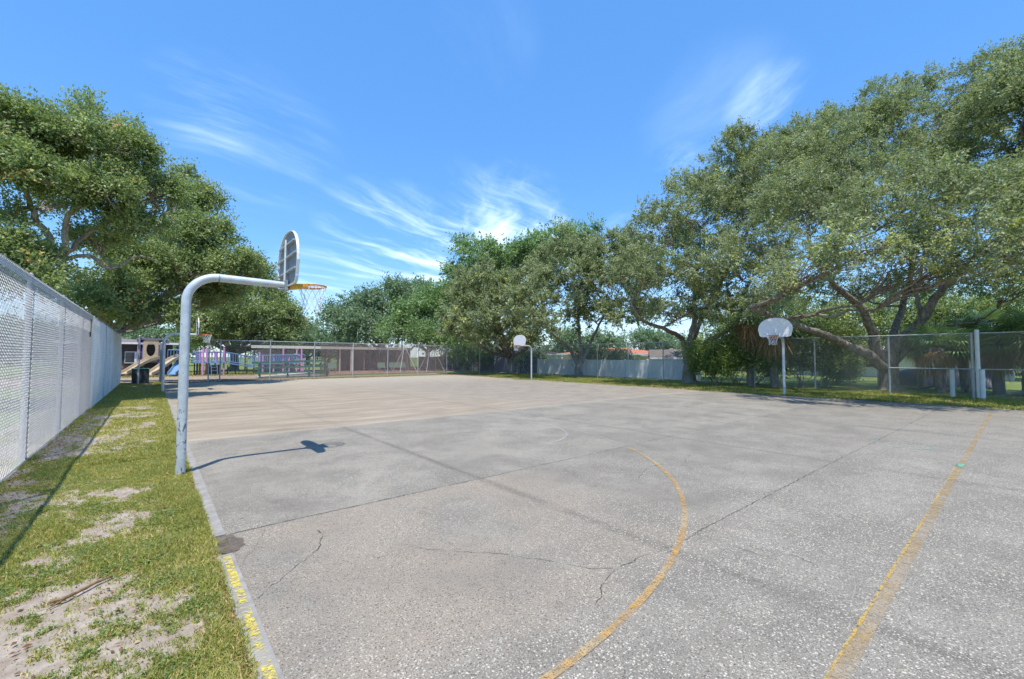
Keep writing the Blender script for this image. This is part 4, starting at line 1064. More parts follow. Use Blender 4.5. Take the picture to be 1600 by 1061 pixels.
while y < 60:
    m = MB(); ye = min(y+2.4, 60)
    u = y
    while u < ye-0.02:
        hh = 1.75+rr.uniform(-.03, .04); m.box((VX+0.1+rr.uniform(-.006, .006), u+0.07, hh/2), (0.02, 0.125, hh)); u += 0.142
    m.build('board_panel', paint('grey_board', (0.12+rr.uniform(0, .05), 0.105+rr.uniform(0, .04), 0.10+rr.uniform(0, .04)), 0.9, 0.4, 5), wf)
    MB().box((VX+0.17, y, 0.85), (0.09, 0.09, 1.7)).build('post', MT['darkwood'], wf); y += 2.4
MB().box((VX+0.145, 46.7, 1.45), (0.04, 26, 0.09)).build('rail', MT['darkwood'], wf)

def house(label, c, sx, sy, hw, roofh, roofmat, rz=0.0, over=0.5, name='house', wins=(), gable=False, cat='house', wallmat=None):
    c = Vector(c); t_ = thing(name, label, cat, c)
    ca, sa = math.cos(rz), math.sin(rz)
    def T(x, y, z): return (c.x+x*ca-y*sa, c.y+x*sa+y*ca, z)
    w = MB().prism([(-sx/2, -sy/2), (sx/2, -sy/2), (sx/2, sy/2), (-sx/2, sy/2)], lambda u, v, t: T(u, v, t), 0, hw).build('wall', wallmat or MT['wall'], t_); recalc(w)
    X, Y_ = sx/2+over, sy/2+over
    m = MB(); rl = max(0.0, sy/2-sx/2) if not gable else Y_
    base = [T(-X, -Y_, hw), T(X, -Y_, hw), T(X, Y_, hw), T(-X, Y_, hw)]; lo = [T(-X, -Y_, hw-0.16), T(X, -Y_, hw-0.16), T(X, Y_, hw-0.16), T(-X, Y_, hw-0.16)]
    r0, r1 = T(0, -rl, hw+roofh), T(0, rl, hw+roofh)
    m.add(base+[r0, r1], [(0, 1, 4), (1, 2, 5, 4), (2, 3, 5), (3, 0, 4, 5)])
    rf_ = m.build('roof', roofmat, t_)
    m = MB().add(base+lo, [(0, 4, 5, 1), (1, 5, 6, 2), (2, 6, 7, 3), (3, 7, 4, 0), (4, 7, 6, 5)]); m.build('fascia', MT['white'], rf_)
    if gable:
        g_ = MB()
        for s_ in (-1, 1):
            yv = s_*(Y_-0.35); g_.add([T(-sx/2, yv, hw), T(sx/2, yv, hw), T(0, yv, hw+roofh*0.93)], [(0, 1, 2)])
        g_.build('gable', wallmat or MT['wall'], t_)
    for (s_, u, z, ww, wh) in wins:      # s_: 'w' = face -X, 's' = face -Y
        if s_ == 'w': f = lambda a, b, t: T(-sx/2-t, u+a, z+b)
        else: f = lambda a, b, t: T(u+a, -sy/2-t, z+b)
        q = [(-ww/2, -wh/2), (ww/2, -wh/2), (ww/2, wh/2), (-ww/2, wh/2)]
        wo_ = MB().prism(q, f, 0.0, 0.05).build('window', MT['white'], t_); recalc(wo_)
        for a0 in (-1, 1):
            qq = [(a0*ww/4-ww/4+0.05*(a0 > 0)+0.03, -wh/2+.06), (a0*ww/4+ww/4-0.05*(a0 < 0)-0.03, -wh/2+.06), (a0*ww/4+ww/4-0.05*(a0 < 0)-0.03, wh/2-.06), (a0*ww/4-ww/4+0.05*(a0 > 0)+0.03, wh/2-.06)]
            p_ = MB().prism(qq, f, 0.051, 0.056).build('pane', MT['glass'], wo_); recalc(p_)
    return t_
def hp(px, dep): q = P(px, 558, dep); return (q.x, q.y, 0)
house('low white house with orange tiled roof right of the third oak', hp(960, 56), 8, 11, 2.2, 0.75, MT['oroof'], 0, 0.6, wins=(('w', -2, 1.2, 1.6, 1.0), ('w', 2.5, 1.2, 1.2, 1.0)))
house('flat eaved white house between the orange roof and the shed', hp(1030, 52), 7, 7, 2.05, 0.25, MT['groof'], 0, 0.5, wins=(('w', 1, 1.1, 1.2, 0.9),))
house('small white garden shed with a pointed gable behind the vinyl fence', hp(1046, 40.5), 2.9, 3.4, 1.75, 0.75, MT['groof'], math.radians(35), 0.16, 'garden_shed', (('w', 0, 1.0, .7, .5),), True, 'shed')
house('house with faded orange roof behind the dark wooden fence', hp(800, 68), 8, 14, 2.2, 0.9, MT['oroof'], 0, 0.6, wins=(('w', -3, 1.3, 1.6, 1.0), ('w', 3, 1.3, 1.6, 1.0)))
house('pale blue white house seen through the oaks above the wooden fence', hp(745, 72), 6, 7, 2.9, 0.9, MT['groof'], 0, 0.5, wins=(('w', 0, 1.8, 1.6, 1.2),))
house('white bungalow with deep pale eaves behind the forked oak', hp(1400, 42), 8, 15, 2.35, 0.35, MT['groof'], 0, 1.0, wins=(('w', 4.6, 1.35, 1.8, 1.1), ('w', 1.0, 1.35, 1.6, 1.0), ('w', -3.6, 1.3, 1.5, 1.0)))
house('dark timber building beyond the end of the windscreen fence', onY(190, 560, 52).xy.to_3d(), 7, 5, 2.9, 0.4, MT['groof'], 0, 0.4, wins=(('s', 1.0, 1.6, 1.4, 1.0),), wallmat=MT['darkwood'])
# navy covered heap and rubble in the yard
t_ = thing('covered_boat', 'long low heap under a navy tarpaulin behind the low yard fence', 'covered heap', PB(1465, 27.5))
m = MB(); nx_, ny_ = 26, 12; c0 = Vector(PB(1465, 27.5))
for i in range(nx_+1):
    for j in range(ny_+1):
        u = i/nx_*2-1; v = j/ny_*2-1; z = 1.05*(max(0, 1-abs(u)**4))**.5*(max(0, 1-abs(v)**3))**.6+0.04*math.sin(i*1.3)*math.cos(j*1.1)
        m.v.append((c0.x+v*1.0, c0.y+u*2.6, max(-.02, z)))
for i in range(nx_):
    for j in range(ny_): a = i*(ny_+1)+j; m.f.append((a, a+1, a+ny_+2, a+ny_+1))
m.build('tarp', MT['tarp'], t_, True)
for k in range(4): MB().tube([(c0.x-1.02, c0.y-2+k*1.3, 0.02), (c0.x-0.6, c0.y-2+k*1.3, 0.98), (c0.x+.6, c0.y-2+k*1.3, 0.98), (c0.x+1.02, c0.y-2+k*1.3, 0.02)], 0.012, 5).build('rope', MT['net'], t_)
# pruned logs on the ground under the palms
rl = random.Random(12)
for k, (px, dep, L, lab) in enumerate(((1580, 19.6, 2.6, 'curved grey log under the palms at the right edge'), (1450, 24.6, 2.2, 'pale cut branch below the tarpaulin heap'))):
    b = Vector(PB(px, dep)); pts = [b+Vector((rl.uniform(-.1, .1), -L/2+L*i/7, 0.12+0.14*math.sin(i*.9))) for i in range(8)]
    tag(MB().tube(pts, [0.10-0.007*i for i in range(8)], 8).build('log', MT['bark'], None, True), lab, 'log', 'cut branches under the trees')

# ------------------------------------------------------------------ playground behind the back fence
def pl_sheet(name, pts, z, mat): return tag(MB().sheet([(x, y, z) for x, y in pts]).build(name, mat), kind='structure')
pl_sheet('playground_sand', [(-8, 37.8), (7.0, 38.4), (9.0, 44), (9.0, 57), (-14, 57), (-14, 40)], -0.004, MT['mulch'])
pl_sheet('patio', [(9.4, 42), (30, 43), (31, 60), (9.4, 60)], -0.004, MT['brick'])
PY = 48.0
def oy(px, py, Y=PY): return onY(px, py, Y)
def pst(mb, px, ytop, Y, r=0.07, ybase=None):
    a = oy(px, ytop, Y); mb.tube([(a.x, Y, -0.05 if ybase is None else oy(px, ybase, Y).z), (a.x, Y, a.z)], r, 10)
    return a
# play tower with slides
tw = thing('play_structure', 'purple pink and blue playground climbing structure with beige slides behind the back fence', 'playground', (oy(300, 570).x, PY, 0))
for px, yt, Y, mt in ((216.5, 533, 49.2, 'purple'), (249, 534, 49.2, 'purple'), (222, 533, 51, 'purple'), (262, 540, 50, 'purple'), (278, 540, 50.5, 'purple'), (309, 546, 50, 'purple'),
                      (318, 543.5, 48, 'pink'), (323.5, 543.5, 48.9, 'pink'), (313, 549, 49.6, 'pink'), (345, 545, 48, 'purple'), (350.5, 543, 48.2, 'pink'), (338, 549, 49.8, 'pink'),
                      (406, 550, 50, 'pink'), (411, 556, 49.4, 'pink'), (428, 554, 49.5, 'pink'), (443, 545, 49.5, 'pink'), (452, 556, 49.5, 'pink'), (464, 546, 49.5, 'pink'), (471.5, 545, 49.3, 'pink'), (474, 560, 48.8, 'pink')):
    mb = MB(); pst(mb, px, yt, Y, 0.085 if mt == 'pink' else 0.075); mb.build('post', MT[mt], tw, True)
# arched beige entrance panel: frame with an oval hole
ax0, ax1 = oy(223.5, 550, 49.1).x, oy(247.5, 550, 49.1).x; az0, az1 = oy(235, 565, 49.1).z, oy(235, 531, 49.1).z
cx_, cz_ = (ax0+ax1)/2, (az0+az1)/2+0.12; hw_, hh_ = (ax1-ax0)/2, (az1-az0)/2; m = MB(); n = 32
for s_ in (0, 1):
    yv = 49.05+0.09*s_
    for i in range(n):
        a = 2*math.pi*(i+.5)/n; ca, sa = math.cos(a), math.sin(a); k = 1/max(abs(ca), abs(sa))
        m.v.append((cx_+ca*k*hw_, yv, (az0+az1)/2+sa*k*hh_))
    for i in range(n):
        a = 2*math.pi*(i+.5)/n; m.v.append((cx_+math.cos(a)*hw_*0.58, yv, cz_+math.sin(a)*hh_*0.62))
for i in range(n):
    j = (i+1) % n; m.f += [(i, j, n+j, n+i), (2*n+j, 2*n+i, 3*n+i, 3*n+j), (i, 2*n+i, 2*n+j, j), (n+j, 3*n+j, 3*n+i, n+i)]
m.build('arch_panel', MT['beige'], tw)
MB().box((cx_-0.55, 50.0, (az0+az1)/2+0.2), (0.06, 1.6, az1-az0)).build('side_panel', MT['purple'], tw)
MB().box((cx_+0.1, 50.1, az1+0.06), (ax1-ax0+1.1, 2.2, 0.09)).build('tower_roof', MT['purple'], tw)
def slide(p0, p1, w, mat, name, curve=0.0):
    p0 = Vector(p0); p1 = Vector(p1); m = MB(); n = 14; hd = (p1-p0); hd.z = 0; hd.normalize(); sd_ = hd.cross(Vector((0, 0, 1)))
    prof = [(-w/2-.04, .22), (-w/2, .22), (-w/2+.05, .02), (w/2-.05, .02), (w/2, .22), (w/2+.04, .22), (w/2+.04, -.04), (-w/2-.04, -.04)]
    for i in range(n+1):
        f = i/n; e = f*f*(3-2*f); p = p0.lerp(p1, f); p.z = p0.z+(p1.z-p0.z)*(0.35*f+0.65*e)
        p += sd_*curve*math.sin(math.pi*f)
        for u, v in prof: m.v.append(tuple(p+sd_*u+Vector((0, 0, v))))
    k = len(prof)
    for i in range(n):
        for j in range(k): a = i*k+j; b = i*k+(j+1) % k; m.f.append((a, b, b+k, a+k))
    m.f += [tuple(range(k)), tuple(range(n*k+k-1, n*k-1, -1))]
    o = m.build(name, mat, tw, True); recalc(o); return o
slide(oy(246, 560, 49.2), oy(193, 584, 47.0), 0.55, MT['beige'], 'slide', 0.3)
slide(oy(284, 557, 48.6), oy(231, 586, 45.8), 0.6, MT['beige'], 'slide', 0.15)
slide(oy(283, 568, 48.2), oy(268, 585, 46.4), 0.55, MT['blue'], 'slide')
m = MB(); m.tube([oy(203, 566, 52), oy(196, 568, 51), oy(188, 574, 50), oy(180, 583, 49)], [0.42, 0.42, 0.42, 0.42], 14); m.build('tube_slide', MT['brownp'], tw, True)
def deck(px0, px1, py, Y0, Y1, mat, name='deck', th=0.10):
    a = oy(px0, py, Y0); b = oy(px1, py, Y0); MB().box(((a.x+b.x)/2, (Y0+Y1)/2, a.z-th/2), (b.x-a.x, Y1-Y0, th)).build(name, mat, tw)
    return a, b
deck(223, 260, 565, 49.2, 51, MT['blue']); deck(262, 290, 561, 48.4, 50.4, MT['blue']); deck(300, 353, 566, 48.0, 50.0, MT['blue']); 
def rail(p0, p1, h, parent, mat, name='railing', nb=None, r=0.026):
    p0 = Vector(p0); p1 = Vector(p1); m = MB(); L = (p1-p0).length; nb = nb or max(2, int(L/0.2)); up = Vector((0, 0, h))
    m.tube([p0+up, p1+up], r*1.7, 6).tube([p0+up*0.12, p1+up*0.12], r*1.4, 6)
    for i in range(nb+1): q = p0.lerp(p1, i/nb); m.tube([q+up*0.12, q+up], r, 5, False)
    return m.build(name, mat, parent, True)
rail(oy(301, 566, 48), oy(317, 566, 48), 0.95, tw, MT['blue']); rail(oy(326, 566, 48), oy(344, 566, 48), 0.95, tw, MT['purple'])
rail(oy(301, 566, 50), oy(352, 566, 50), 0.95, tw, MT['blue']); rail(oy(262, 561, 48.4), oy(290, 561, 48.4), 0.8, tw, MT['blue'])
# ramp with rails, sloping down to the right
ra, rb_ = oy(352, 566, 48.4), oy(398, 573, 48.4)
m = MB().span(ra+Vector((0, 0.7, -.05)), rb_+Vector((0, .7, -.05)), 1.5, 0.10); m.build('ramp', MT['blue'], tw)
rail(ra, rb_, 0.95, tw, MT['blue']); rail(ra+Vector((0, 1.45, 0)), rb_+Vector((0, 1.45, 0)), 0.95, tw, MT['blue'])
ra2, rb2 = oy(400, 568, 49.4), oy(476, 566, 49.4)
m = MB().span(ra2+Vector((0, .6, -.05)), rb2+Vector((0, .6, -.05)), 1.4, .1); m.build('walkway', MT['blue'], tw)
rail(ra2, rb2, 0.8, tw, MT['blue']); rail(ra2+Vector((0, 1.3, 0)), rb2+Vector((0, 1.3, 0)), 0.8, tw, MT['blue'])
for i, px in enumerate((304, 327, 336, 356, 368, 386, 397, 415, 435, 460)):
    mb = MB(); pst(mb, px, 567 if px < 350 else 570, 48.8, 0.05); mb.build('support', MT['dark'], tw, True)
m = MB(); cl = [oy(324.5, 563, 47.9), oy(328, 566, 47.6), oy(330, 574, 47.4), oy(330.5, 588, 47.3)]
m.tube(catm(cl, 5), 0.03, 6).tube([p+Vector((.45, 0, 0)) for p in catm(cl, 5)], 0.03, 6)
for f in range(2, 14, 2): q = catm(cl, 5)[f]; m.tube([q, q+Vector((.45, 0, 0))], 0.018, 5)
m.build('climber', MT['blue'], tw, True)
m = MB()
for i in range(6): z = 0.22+i*0.24; m.box((oy(272-i*0.1, 570, 47.6).x+0.25*i, 47.8+0.0*i, z), (0.26, 0.8, 0.06))
m.build('steps', MT['blue'], tw)
MB().box((oy(333, 575, 49).x, 49.4, 0.5), (1.1, 0.1, 0.85)).build('under_panel', MT['brownp'], tw)
MB().box((oy(240, 575, 50.5).x, 50.4, 0.55), (1.2, 0.1, 1.0)).build('under_panel', MT['dark'], tw)
for px, yt in ((208, 538), (196, 540)):
    pass
# green post-and-board ramp railing close to the fence
gr = thing('ramp_railing', 'green board railing over a concrete ramp right behind the back fence', 'railing', (oy(455, 575, 38.6).x, 38.6, 0))
gx0, gx1 = oy(399, 570, 38.6).x, oy(513, 570, 39.4).x
def gp_(f): return Vector((gx0+(gx1-gx0)*f, 38.6+0.9*f, 0.0))
zs0 = [oy(402, y, 38.6).z for y in (567, 575, 583)]; zs1 = [oy(513, y, 39.5).z for y in (563.5, 572, 580)]
for a, b in zip(zs0, zs1):
    p, q = gp_(0), gp_(1); p.z = a; q.z = b; MB().span(p, q, 0.04, 0.14 if a != zs0[0] else 0.13).build('board', MT['greenr'], gr)
for f in (0.06, 0.42, 0.72, 0.99):
    p = gp_(f); MB().box((p.x, p.y+0.075, (zs0[0]+(zs1[0]-zs0[0])*f)/2), (0.10, 0.10, zs0[0]+(zs1[0]-zs0[0])*f+0.08)).build('post', MT['greenr'], gr)
for f in (0.1, 0.45, 0.75, 0.98):
    p = gp_(f)+Vector((0, 1.7, 0)); MB().box((p.x, p.y, (zs0[0])/2), (0.10, 0.10, zs0[0])).build('post', MT['greenr'], gr)
p, q = gp_(0)+Vector((0, 1.6, 0)), gp_(1)+Vector((0, 1.6, 0)); p.z = zs0[0]; q.z = zs1[0]; MB().span(p, q, 0.04, 0.13).build('board', MT['greenr'], gr)
a, b = gp_(0)+Vector((0.3, .16, 0)), gp_(1)+Vector((0.2, .16, 0))
tag(MB().add([(a.x, a.y, -.02), (b.x, b.y, -.02), (b.x, b.y+1.3, -.02), (a.x, a.y+1.3, -.02), (a.x, a.y, .12), (b.x, b.y, .42), (b.x, b.y+1.3, .42), (a.x, a.y+1.3, .12)],
       [(3, 2, 1, 0), (4, 5, 6, 7), (0, 1, 5, 4), (1, 2, 6, 5), (2, 3, 7, 6), (3, 0, 4, 7)]).build('ramp', MT['conc']), kind='structure')

# shelter
SY = 51.5
st = thing('picnic_shelter', 'long open shelter with flat cream edged roof and brown back wall behind the back fence', 'shelter', (oy(520, 570, SY).x, SY, 0))
sx0, sx1 = oy(392, 545, SY).x, oy(643, 545, SY).x; rz_ = oy(551, 544, SY).z
MB().box(((sx0+sx1)/2, SY+3.2, rz_+0.10), (sx1-sx0, 6.6, 0.10)).build('roof', MT['groof'], st)
MB().box(((sx0+sx1)/2, SY-0.14, rz_), (sx1-sx0, 0.06, 0.30)).build('fascia', MT['cream'], st)
MB().box((sx1+0.03, SY+3.2, rz_), (0.06, 6.6, 0.30)).build('fascia', MT['cream'], st)
w0, w1 = oy(528, 560, SY+6).x, oy(642, 560, SY+6).x
for a, b, mt in ((w0, w0+(w1-w0)*.33, 'brownwall'), (w0+(w1-w0)*.33, w0+(w1-w0)*.66, 'darkwood'), (w0+(w1-w0)*.66, w1, 'brownwall')):
    MB().box(((a+b)/2, SY+6.2, rz_/2), (b-a-0.06, 0.15, rz_)).build('wall', MT[mt], st)
for k in range(7):
    x = sx0+(sx1-sx0)*(0.02+0.96*k/6)
    MB().box((x, SY+0.2, rz_/2-.05), (0.14, 0.14, rz_-.1)).build('column', MT['brownwall' if k != 3 else 'cream'], st)
    MB().box((x, SY+5.8, rz_/2-.05), (0.14, 0.14, rz_-.1)).build('column', MT['brownwall'], st)
x = oy(552, 560, SY-.5).x; MB().box((x, SY+0.0, rz_/2-.08), (0.28, 0.22, rz_-.16)).build('column', MT['cream'], st)
MB().box((oy(432, 560, SY+4).x, SY+4, 1.25), (oy(460, 560, SY+4).x-oy(405, 560, SY+4).x, 0.15, 2.5)).build('wall', MT['wall'], st)
# picnic tables and green benches
def bench(px, Y, L, label):
    x = oy(px, 575, Y).x; t_ = thing('bench', label, 'bench', (x, Y, 0), 'green benches at the shelter')
    MB().box((x, Y, 0.50), (L, 0.38, 0.05)).build('seat', MT['greenp'], t_); MB().box((x, Y+0.22, 0.78), (L, 0.05, 0.55)).build('backrest', MT['greenp'], t_)
    for s_ in (-1, 1): MB().box((x+s_*(L/2-.15), Y, 0.235), (0.07, 0.36, 0.475)).build('leg', MT['galv_dark'], t_)
bench(597, 47.5, 0.9, 'narrow pale green bench left of the swing frames'); bench(622, 47.5, 2.0, 'wide pale green bench behind the left swing frame'); bench(519, 47.8, 0.9, 'small green bench at the right end of the green railing')

# swing frames: A-legs and top bar in galvanised pipe
def swing(pxs, Y, label, hpy):
    a = oy(pxs[0], 582, Y); b = oy(pxs[1], 582, Y); top = oy(pxs[0], hpy, Y).z
    t_ = thing('swing_set', label, 'swing set', ((a.x+b.x)/2, Y, 0), 'pipe swing frames')
    x0, x1 = a.x+0.9, b.x-0.9
    MB().tube([(x0-.1, Y, top), (x1+.1, Y, top)], 0.035, 8).build('top_bar', MT['white'], t_, True)
    for xx, s_ in ((x0, -1), (x1, 1)):
        for yy in (-1.0, 1.0): MB().tube([(xx, Y, top), (xx+s_*0.9, Y+yy, -.03)], 0.033, 8).build('leg', MT['white'], t_, True)
    for k in (0.3, 0.7):
        xx = x0+(x1-x0)*k; m = MB().tube([(xx-.2, Y, top), (xx-.2, Y, .5)], .008, 4, False).tube([(xx+.2, Y, top), (xx+.2, Y, .5)], .008, 4, False); s2 = m.build('chain', MT['galv_dark'], t_)
        MB().box((xx, Y, .49), (.46, .18, .03)).build('seat', MT['dark'], t_)
swing((619, 645), 46.0, 'left pipe swing frame in front of the shelter wall', 544.5)
swing((660, 688), 46.0, 'right pipe swing frame near the fence corner', 545)

# utility pole
up_ = oy(628.5, 510, 62); t_ = thing('utility_pole', 'thin pale utility pole with guy wires above the shelter roof', 'utility pole', (up_.x, 62, 0))
MB().tube([(up_.x, 62, 0), (up_.x, 62, up_.z)], [0.14, 0.10], 8).build('shaft', MT['conc'], t_, True)
MB().tube([(up_.x+.02, 62, up_.z-.1), oy(602, 543, 62)], 0.02, 4).build('guy_wire', MT['galv'], t_)
MB().box((up_.x, 61.85, up_.z-0.9), (0.25, 0.25, 0.5)).build('transformer', MT['galv'], t_)

# bin and gate posts at the end of the grass
q = G(219, 600); t_ = thing('trash_bin', 'dark square bin at the far end of the grass strip', 'bin', q)
MB().box((q.x, q.y+.3, 0.45), (0.82, 0.7, 0.90)).build('body', MT['dark'], t_, bevel=0.03); MB().box((q.x, q.y+.3, 0.93), (0.88, 0.76, 0.06)).build('lid', MT['greenr'], t_, bevel=0.02)
for px, py, ht, lab in ((215.5, 600.5, 2.95, 'tall bare steel post in front of the dark bin'), (250.5, 597, 2.6, 'dark steel gate post left of the far hoop pole')):
    q = G(px, py); t_ = thing('gate_post', lab, 'post', q, 'steel posts at the end of the grass'); mb = MB()
    mb.tube([(q.x, q.y, -.05), (q.x, q.y, ht)], 0.055 if px < 230 else 0.08, 12).build('shaft', MT['galv' if px < 230 else 'galv_dark'], t_, True)
    MB().tube([(q.x, q.y, ht), (q.x, q.y, ht+.05)], [0.07, 0.02], 12).build('cap', MT['galv'], t_, True)

# ------------------------------------------------------------------ grass strip on the left
SX0, SX1, SY0, SY1 = -2.6, 0.52, -1.5, 38.0
def bare(x, y):
    b = fbm(x*1.15+3.1, y*0.85+1.7, 4)*0.75+fbm(x*4.5, y*3.5+9, 3)*0.35
    d = b-0.50
    # sandy scuffs where the photo shows them, worn band at the foot of the fence
    for cx, cy, rx, ry, am in ((-0.35, 3.45, 0.55, 0.25, .07), (-0.10, 2.75, 0.5, 0.20, .12), (0.05, 6.3, 0.35, 0.25, .20), (-0.35, 5.85, 0.4, 0.22, .20), (-0.6, 4.55, 0.35, 0.3, .16), (-0.25, 7.5, 0.35, 0.35, .16), (0.15, 9.2, .25, .5, .12), (-1.35, 7.0, .35, 3.5, .10), (-1.3, 12.0, .35, 5, .12)):
        d = d+am*np.exp(-(((x-cx)/rx)**2+((y-cy)/ry)**2))
    d = d-0.17*np.exp(-((x-0.36)/0.22)**2)
    return np.clip(0.43+d*2.0+(fbm(x*13, y*11, 3)-0.5)*0.95, 0, 1)
nxg = np.linspace(SX0, SX1, 60); nyg = np.concatenate([np.linspace(SY0, 12, 420), np.linspace(12.1, SY1, 260)])
GXm, GYm = np.meshgrid(nxg, nyg); hgt = (fbm(GXm*3, GYm*3, 3)-0.5)*0.03-0.003; hgt = np.where(GXm > 0.40, hgt*0.3-0.006, hgt)
V = np.stack([GXm.ravel(), GYm.ravel(), hgt.ravel()], 1); nx, ny = len(nxg), len(nyg)
ii, jj = np.meshgrid(np.arange(nx-1), np.arange(ny-1)); a = (jj*nx+ii).ravel()
me = bpy.data.meshes.new('grass_strip'); me.from_pydata(V.tolist(), [], np.stack([a, a+1, a+1+nx, a+nx], 1).tolist()); me.update()
at = me.attributes.new('bare', 'FLOAT', 'POINT'); at.data.foreach_set('value', bare(GXm, GYm).ravel().astype(np.float32))
me.polygons.foreach_set('use_smooth', [True]*len(me.polygons)); me.materials.append(MT['strip'])
so_ = bpy.data.objects.new('lawn', me); COL.objects.link(so_); tag(so_, kind='structure')

def blades(rs, xs, ys, zs, h, w, lean=0.7):
    n = len(xs); az = rs.rand(n)*6.283; ln = rs.rand(n)*lean; hh = h*rs.uniform(0.5, 1.3, n); ww = w*rs.uniform(0.7, 1.3, n)
    base = np.stack([xs, ys, zs-0.004], 1); dr = np.stack([np.cos(az), np.sin(az), np.zeros(n)], 1); sdv = np.stack([-np.sin(az), np.cos(az), np.zeros(n)], 1)
    turn = rs.rand(n)[:, None]*2-1; sdv = unit(sdv+dr*turn)
    mid = base+dr*(hh*ln*0.45)[:, None]+np.array([0, 0, 1])*(hh*0.55)[:, None]; tip = base+dr*(hh*ln*1.25)[:, None]+np.array([0, 0, 1])*(hh*(1.0-0.35*ln))[:, None]
    q = np.stack([base-sdv*ww[:, None]/2, base+sdv*ww[:, None]/2, mid+sdv*ww[:, None]*0.4, tip, mid-sdv*ww[:, None]*0.4], 1)
    return q.reshape(-1, 3)
def gz(x, y): return np.where(x > 0.40, ((fbm(x*3, y*3, 3)-0.5)*0.03-0.003)*0.3-0.006, (fbm(x*3, y*3, 3)-0.5)*0.03-0.003)
rs = np.random.RandomState(5)
def scatter(n, y0, y1, h, w, name, pw=1.0, thr=0.63, lean=0.8):
    x = rs.uniform(-2.4, 0.50, n); y = y0+(y1-y0)*rs.rand(n)**pw; b = bare(x, y); k = (b+rs.normal(size=n)*0.21) < thr; x, y, b = x[k], y[k], b[k]
    nzv = fbm(x*2.1+5, y*2.1, 3); tint = np.clip(0.15+nzv*0.45+rs.rand(len(x))*0.35+(rs.rand(len(x)) < 0.10)*0.5, 0, 1)
    hh = h*(0.6+0.9*(1-b))
    o = npmesh(name, blades(rs, x, y, gz(x, y), hh, w, lean), 5, MT['blade'], None, tint)
    return tag(o, None, None, None, 'stuff')
tag(scatter(330000, 2.0, 9.5, 0.036, 0.0055, 'grass', 1.35), 'short patchy lawn grass growing between the court edge and the windscreen fence', 'grass')
tag(scatter(200000, 9.5, 37, 0.05, 0.0085, 'grass', 1.5), 'sunlit lawn grass further along the strip toward the playground', 'grass')
# broad-leaved ground cover in clumps
n = 42000; cxs = rs.uniform(-1.4, 0.35, 700); cys = 2.2+rs.rand(700)**1.5*10; ci = rs.randint(0, 700, n)
x = cxs[ci]+rs.normal(size=n)*0.075; y = cys[ci]+rs.normal(size=n)*0.075; k = (x < 0.46) & (bare(x, y) < 0.72); x, y = x[k], y[k]; n = len(x)
az = rs.rand(n)*6.283; ax = np.stack([np.cos(az), np.sin(az), rs.uniform(-.1, .5, n)], 1); nr = unit(rs.normal(size=(n, 3))*.35+np.array([0, 0, 1.0]))
o = npmesh('clover', leaf_quads(rs, np.stack([x, y, gz(x, y)+rs.uniform(0.006, 0.035, n)], 1), unit(ax), nr, rs.uniform(.014, .03, n), rs.uniform(.008, .016, n)), 4, MT['bright'], None, rs.rand(n)*.8)
tag(o, 'bright low leafy weeds creeping between grass patches', 'weeds', None, 'stuff')
# litter
def litter(n, xf, yf, name, label, size, zf=None):
    x = xf(n); y = yf(n); az = rs.rand(n)*6.283; ax = np.stack([np.cos(az), np.sin(az), rs.uniform(-.2, .3, n)], 1); nr = unit(rs.normal(size=(n, 3))*.4+np.array([0, 0, 1.0]))
    z = (gz(x, y) if zf is None else zf)+rs.uniform(.006, .022, n)
    L = size*rs.uniform(.6, 1.4, n); o = npmesh(name, leaf_quads(rs, np.stack([x, y, z], 1), unit(ax), nr, L, L*.5), 4, MT['deadleaf'], None, rs.rand(n)); return tag(o, label, 'leaves', None, 'stuff')
litter(1500, lambda n: rs.uniform(-1.5, .47, n), lambda n: 2.2+rs.rand(n)**1.6*14, 'fallen_leaves', 'dry brown leaves scattered over the lawn strip', 0.035)
litter(3200, lambda n: -1.5+np.abs(rs.normal(size=n))*.22, lambda n: 5+rs.rand(n)**1.3*28, 'fallen_leaves', 'brown leaf litter gathered along the foot of the windscreen fence', 0.035)
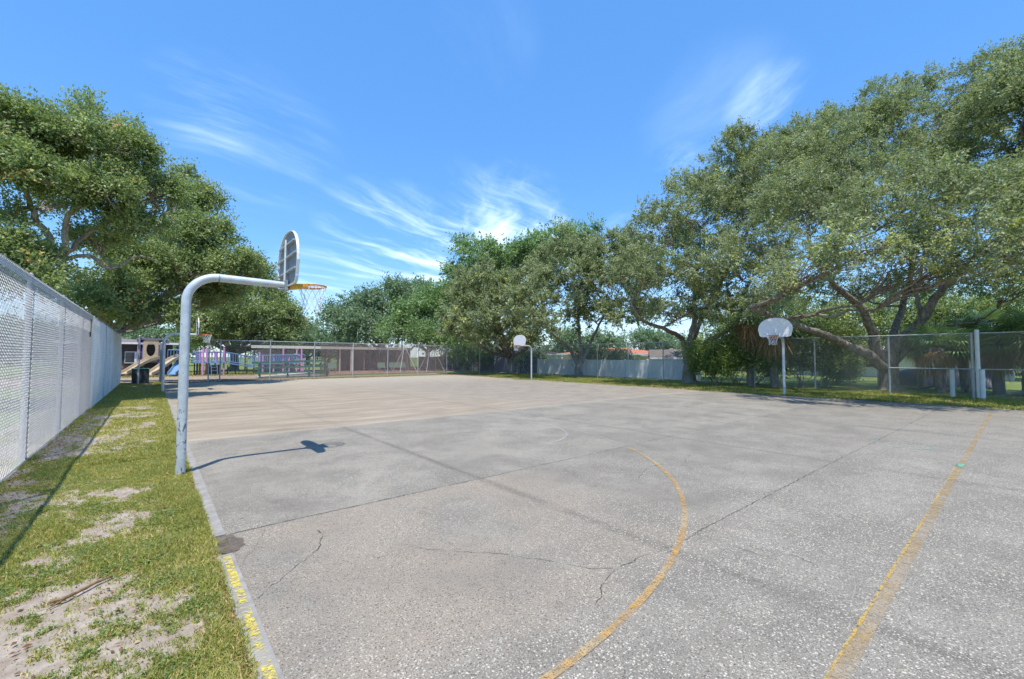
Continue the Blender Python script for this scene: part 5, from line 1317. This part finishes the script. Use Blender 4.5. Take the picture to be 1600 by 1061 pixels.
litter(1100, lambda n: .485-np.abs(rs.normal(size=n))*.03, lambda n: 2.2+rs.rand(n)*8, 'fallen_leaves', 'brown bits caught along the kerb edge', 0.022)
litter(9000, lambda n: 23.0+np.abs(rs.normal(size=n))*1.4, lambda n: rs.uniform(-3, 34, n), 'fallen_leaves', 'leaf litter under the oaks along the far court edge', 0.09, -0.03)
litter(5000, lambda n: rs.uniform(-1, 27, n), lambda n: 36.0+rs.normal(size=n)*.5, 'fallen_leaves', 'leaf litter along the foot of the back fence', 0.09, -0.03)
# grass under the far fence
n = 170000; x = 22.5+rs.rand(n)**1.1*8.5; y = rs.uniform(-4, 35, n); b = fbm(x*.7, y*.5, 4); k = (b+rs.normal(size=n)*.05 < .55+.10*(x > 23.6)); x, y = x[k], y[k]
o = npmesh('grass', blades(rs, x, y, np.full(len(x), -.03), 0.095, 0.022, .8), 5, MT['blade'], None, np.clip(rs.rand(len(x))*.6+.1+(rs.rand(len(x)) < .1)*.4, 0, 1)); tag(o, 'shaded lawn under the oaks between court and garden fences', 'grass', None, 'stuff')
n = 60000; x = rs.uniform(-14, 30, n); y = 38.5+rs.rand(n)*22; k = ~((x < 9.2) & (y < 45)) & ~((x > 9.4) & (y < 60)); x, y = x[k], y[k]
o = npmesh('grass', blades(rs, x, y, np.full(len(x), -.03), 0.13, 0.04, .8), 5, MT['blade'], None, rs.rand(len(x))*.8); tag(o, 'bright lawn behind the playground', 'grass', None, 'stuff')
# fallen stick
sp = [(-0.50, 4.42, 0.030), (-0.44, 4.40, .036), (-0.40, 4.43, .034), (-0.33, 4.51, .030), (-0.26, 4.58, .028), (-0.19, 4.64, .024)]
t_ = thing('stick', 'dark broken stick lying on the grass near the lower left corner', 'stick', (-0.35, 4.5, 0))
MB().tube(wiggle(catm(sp, 4), random.Random(2), .004), [0.0125-.0002*i+.0015*math.sin(i*1.7) for i in range(21)], 9).build('bough', MT['brownp'], t_, True)
MB().tube([(-0.42, 4.415, .028), (-0.47, 4.36, .022), (-.50, 4.33, .016)], [.008, .006, .003], 6).build('twig', MT['brownp'], t_, True)
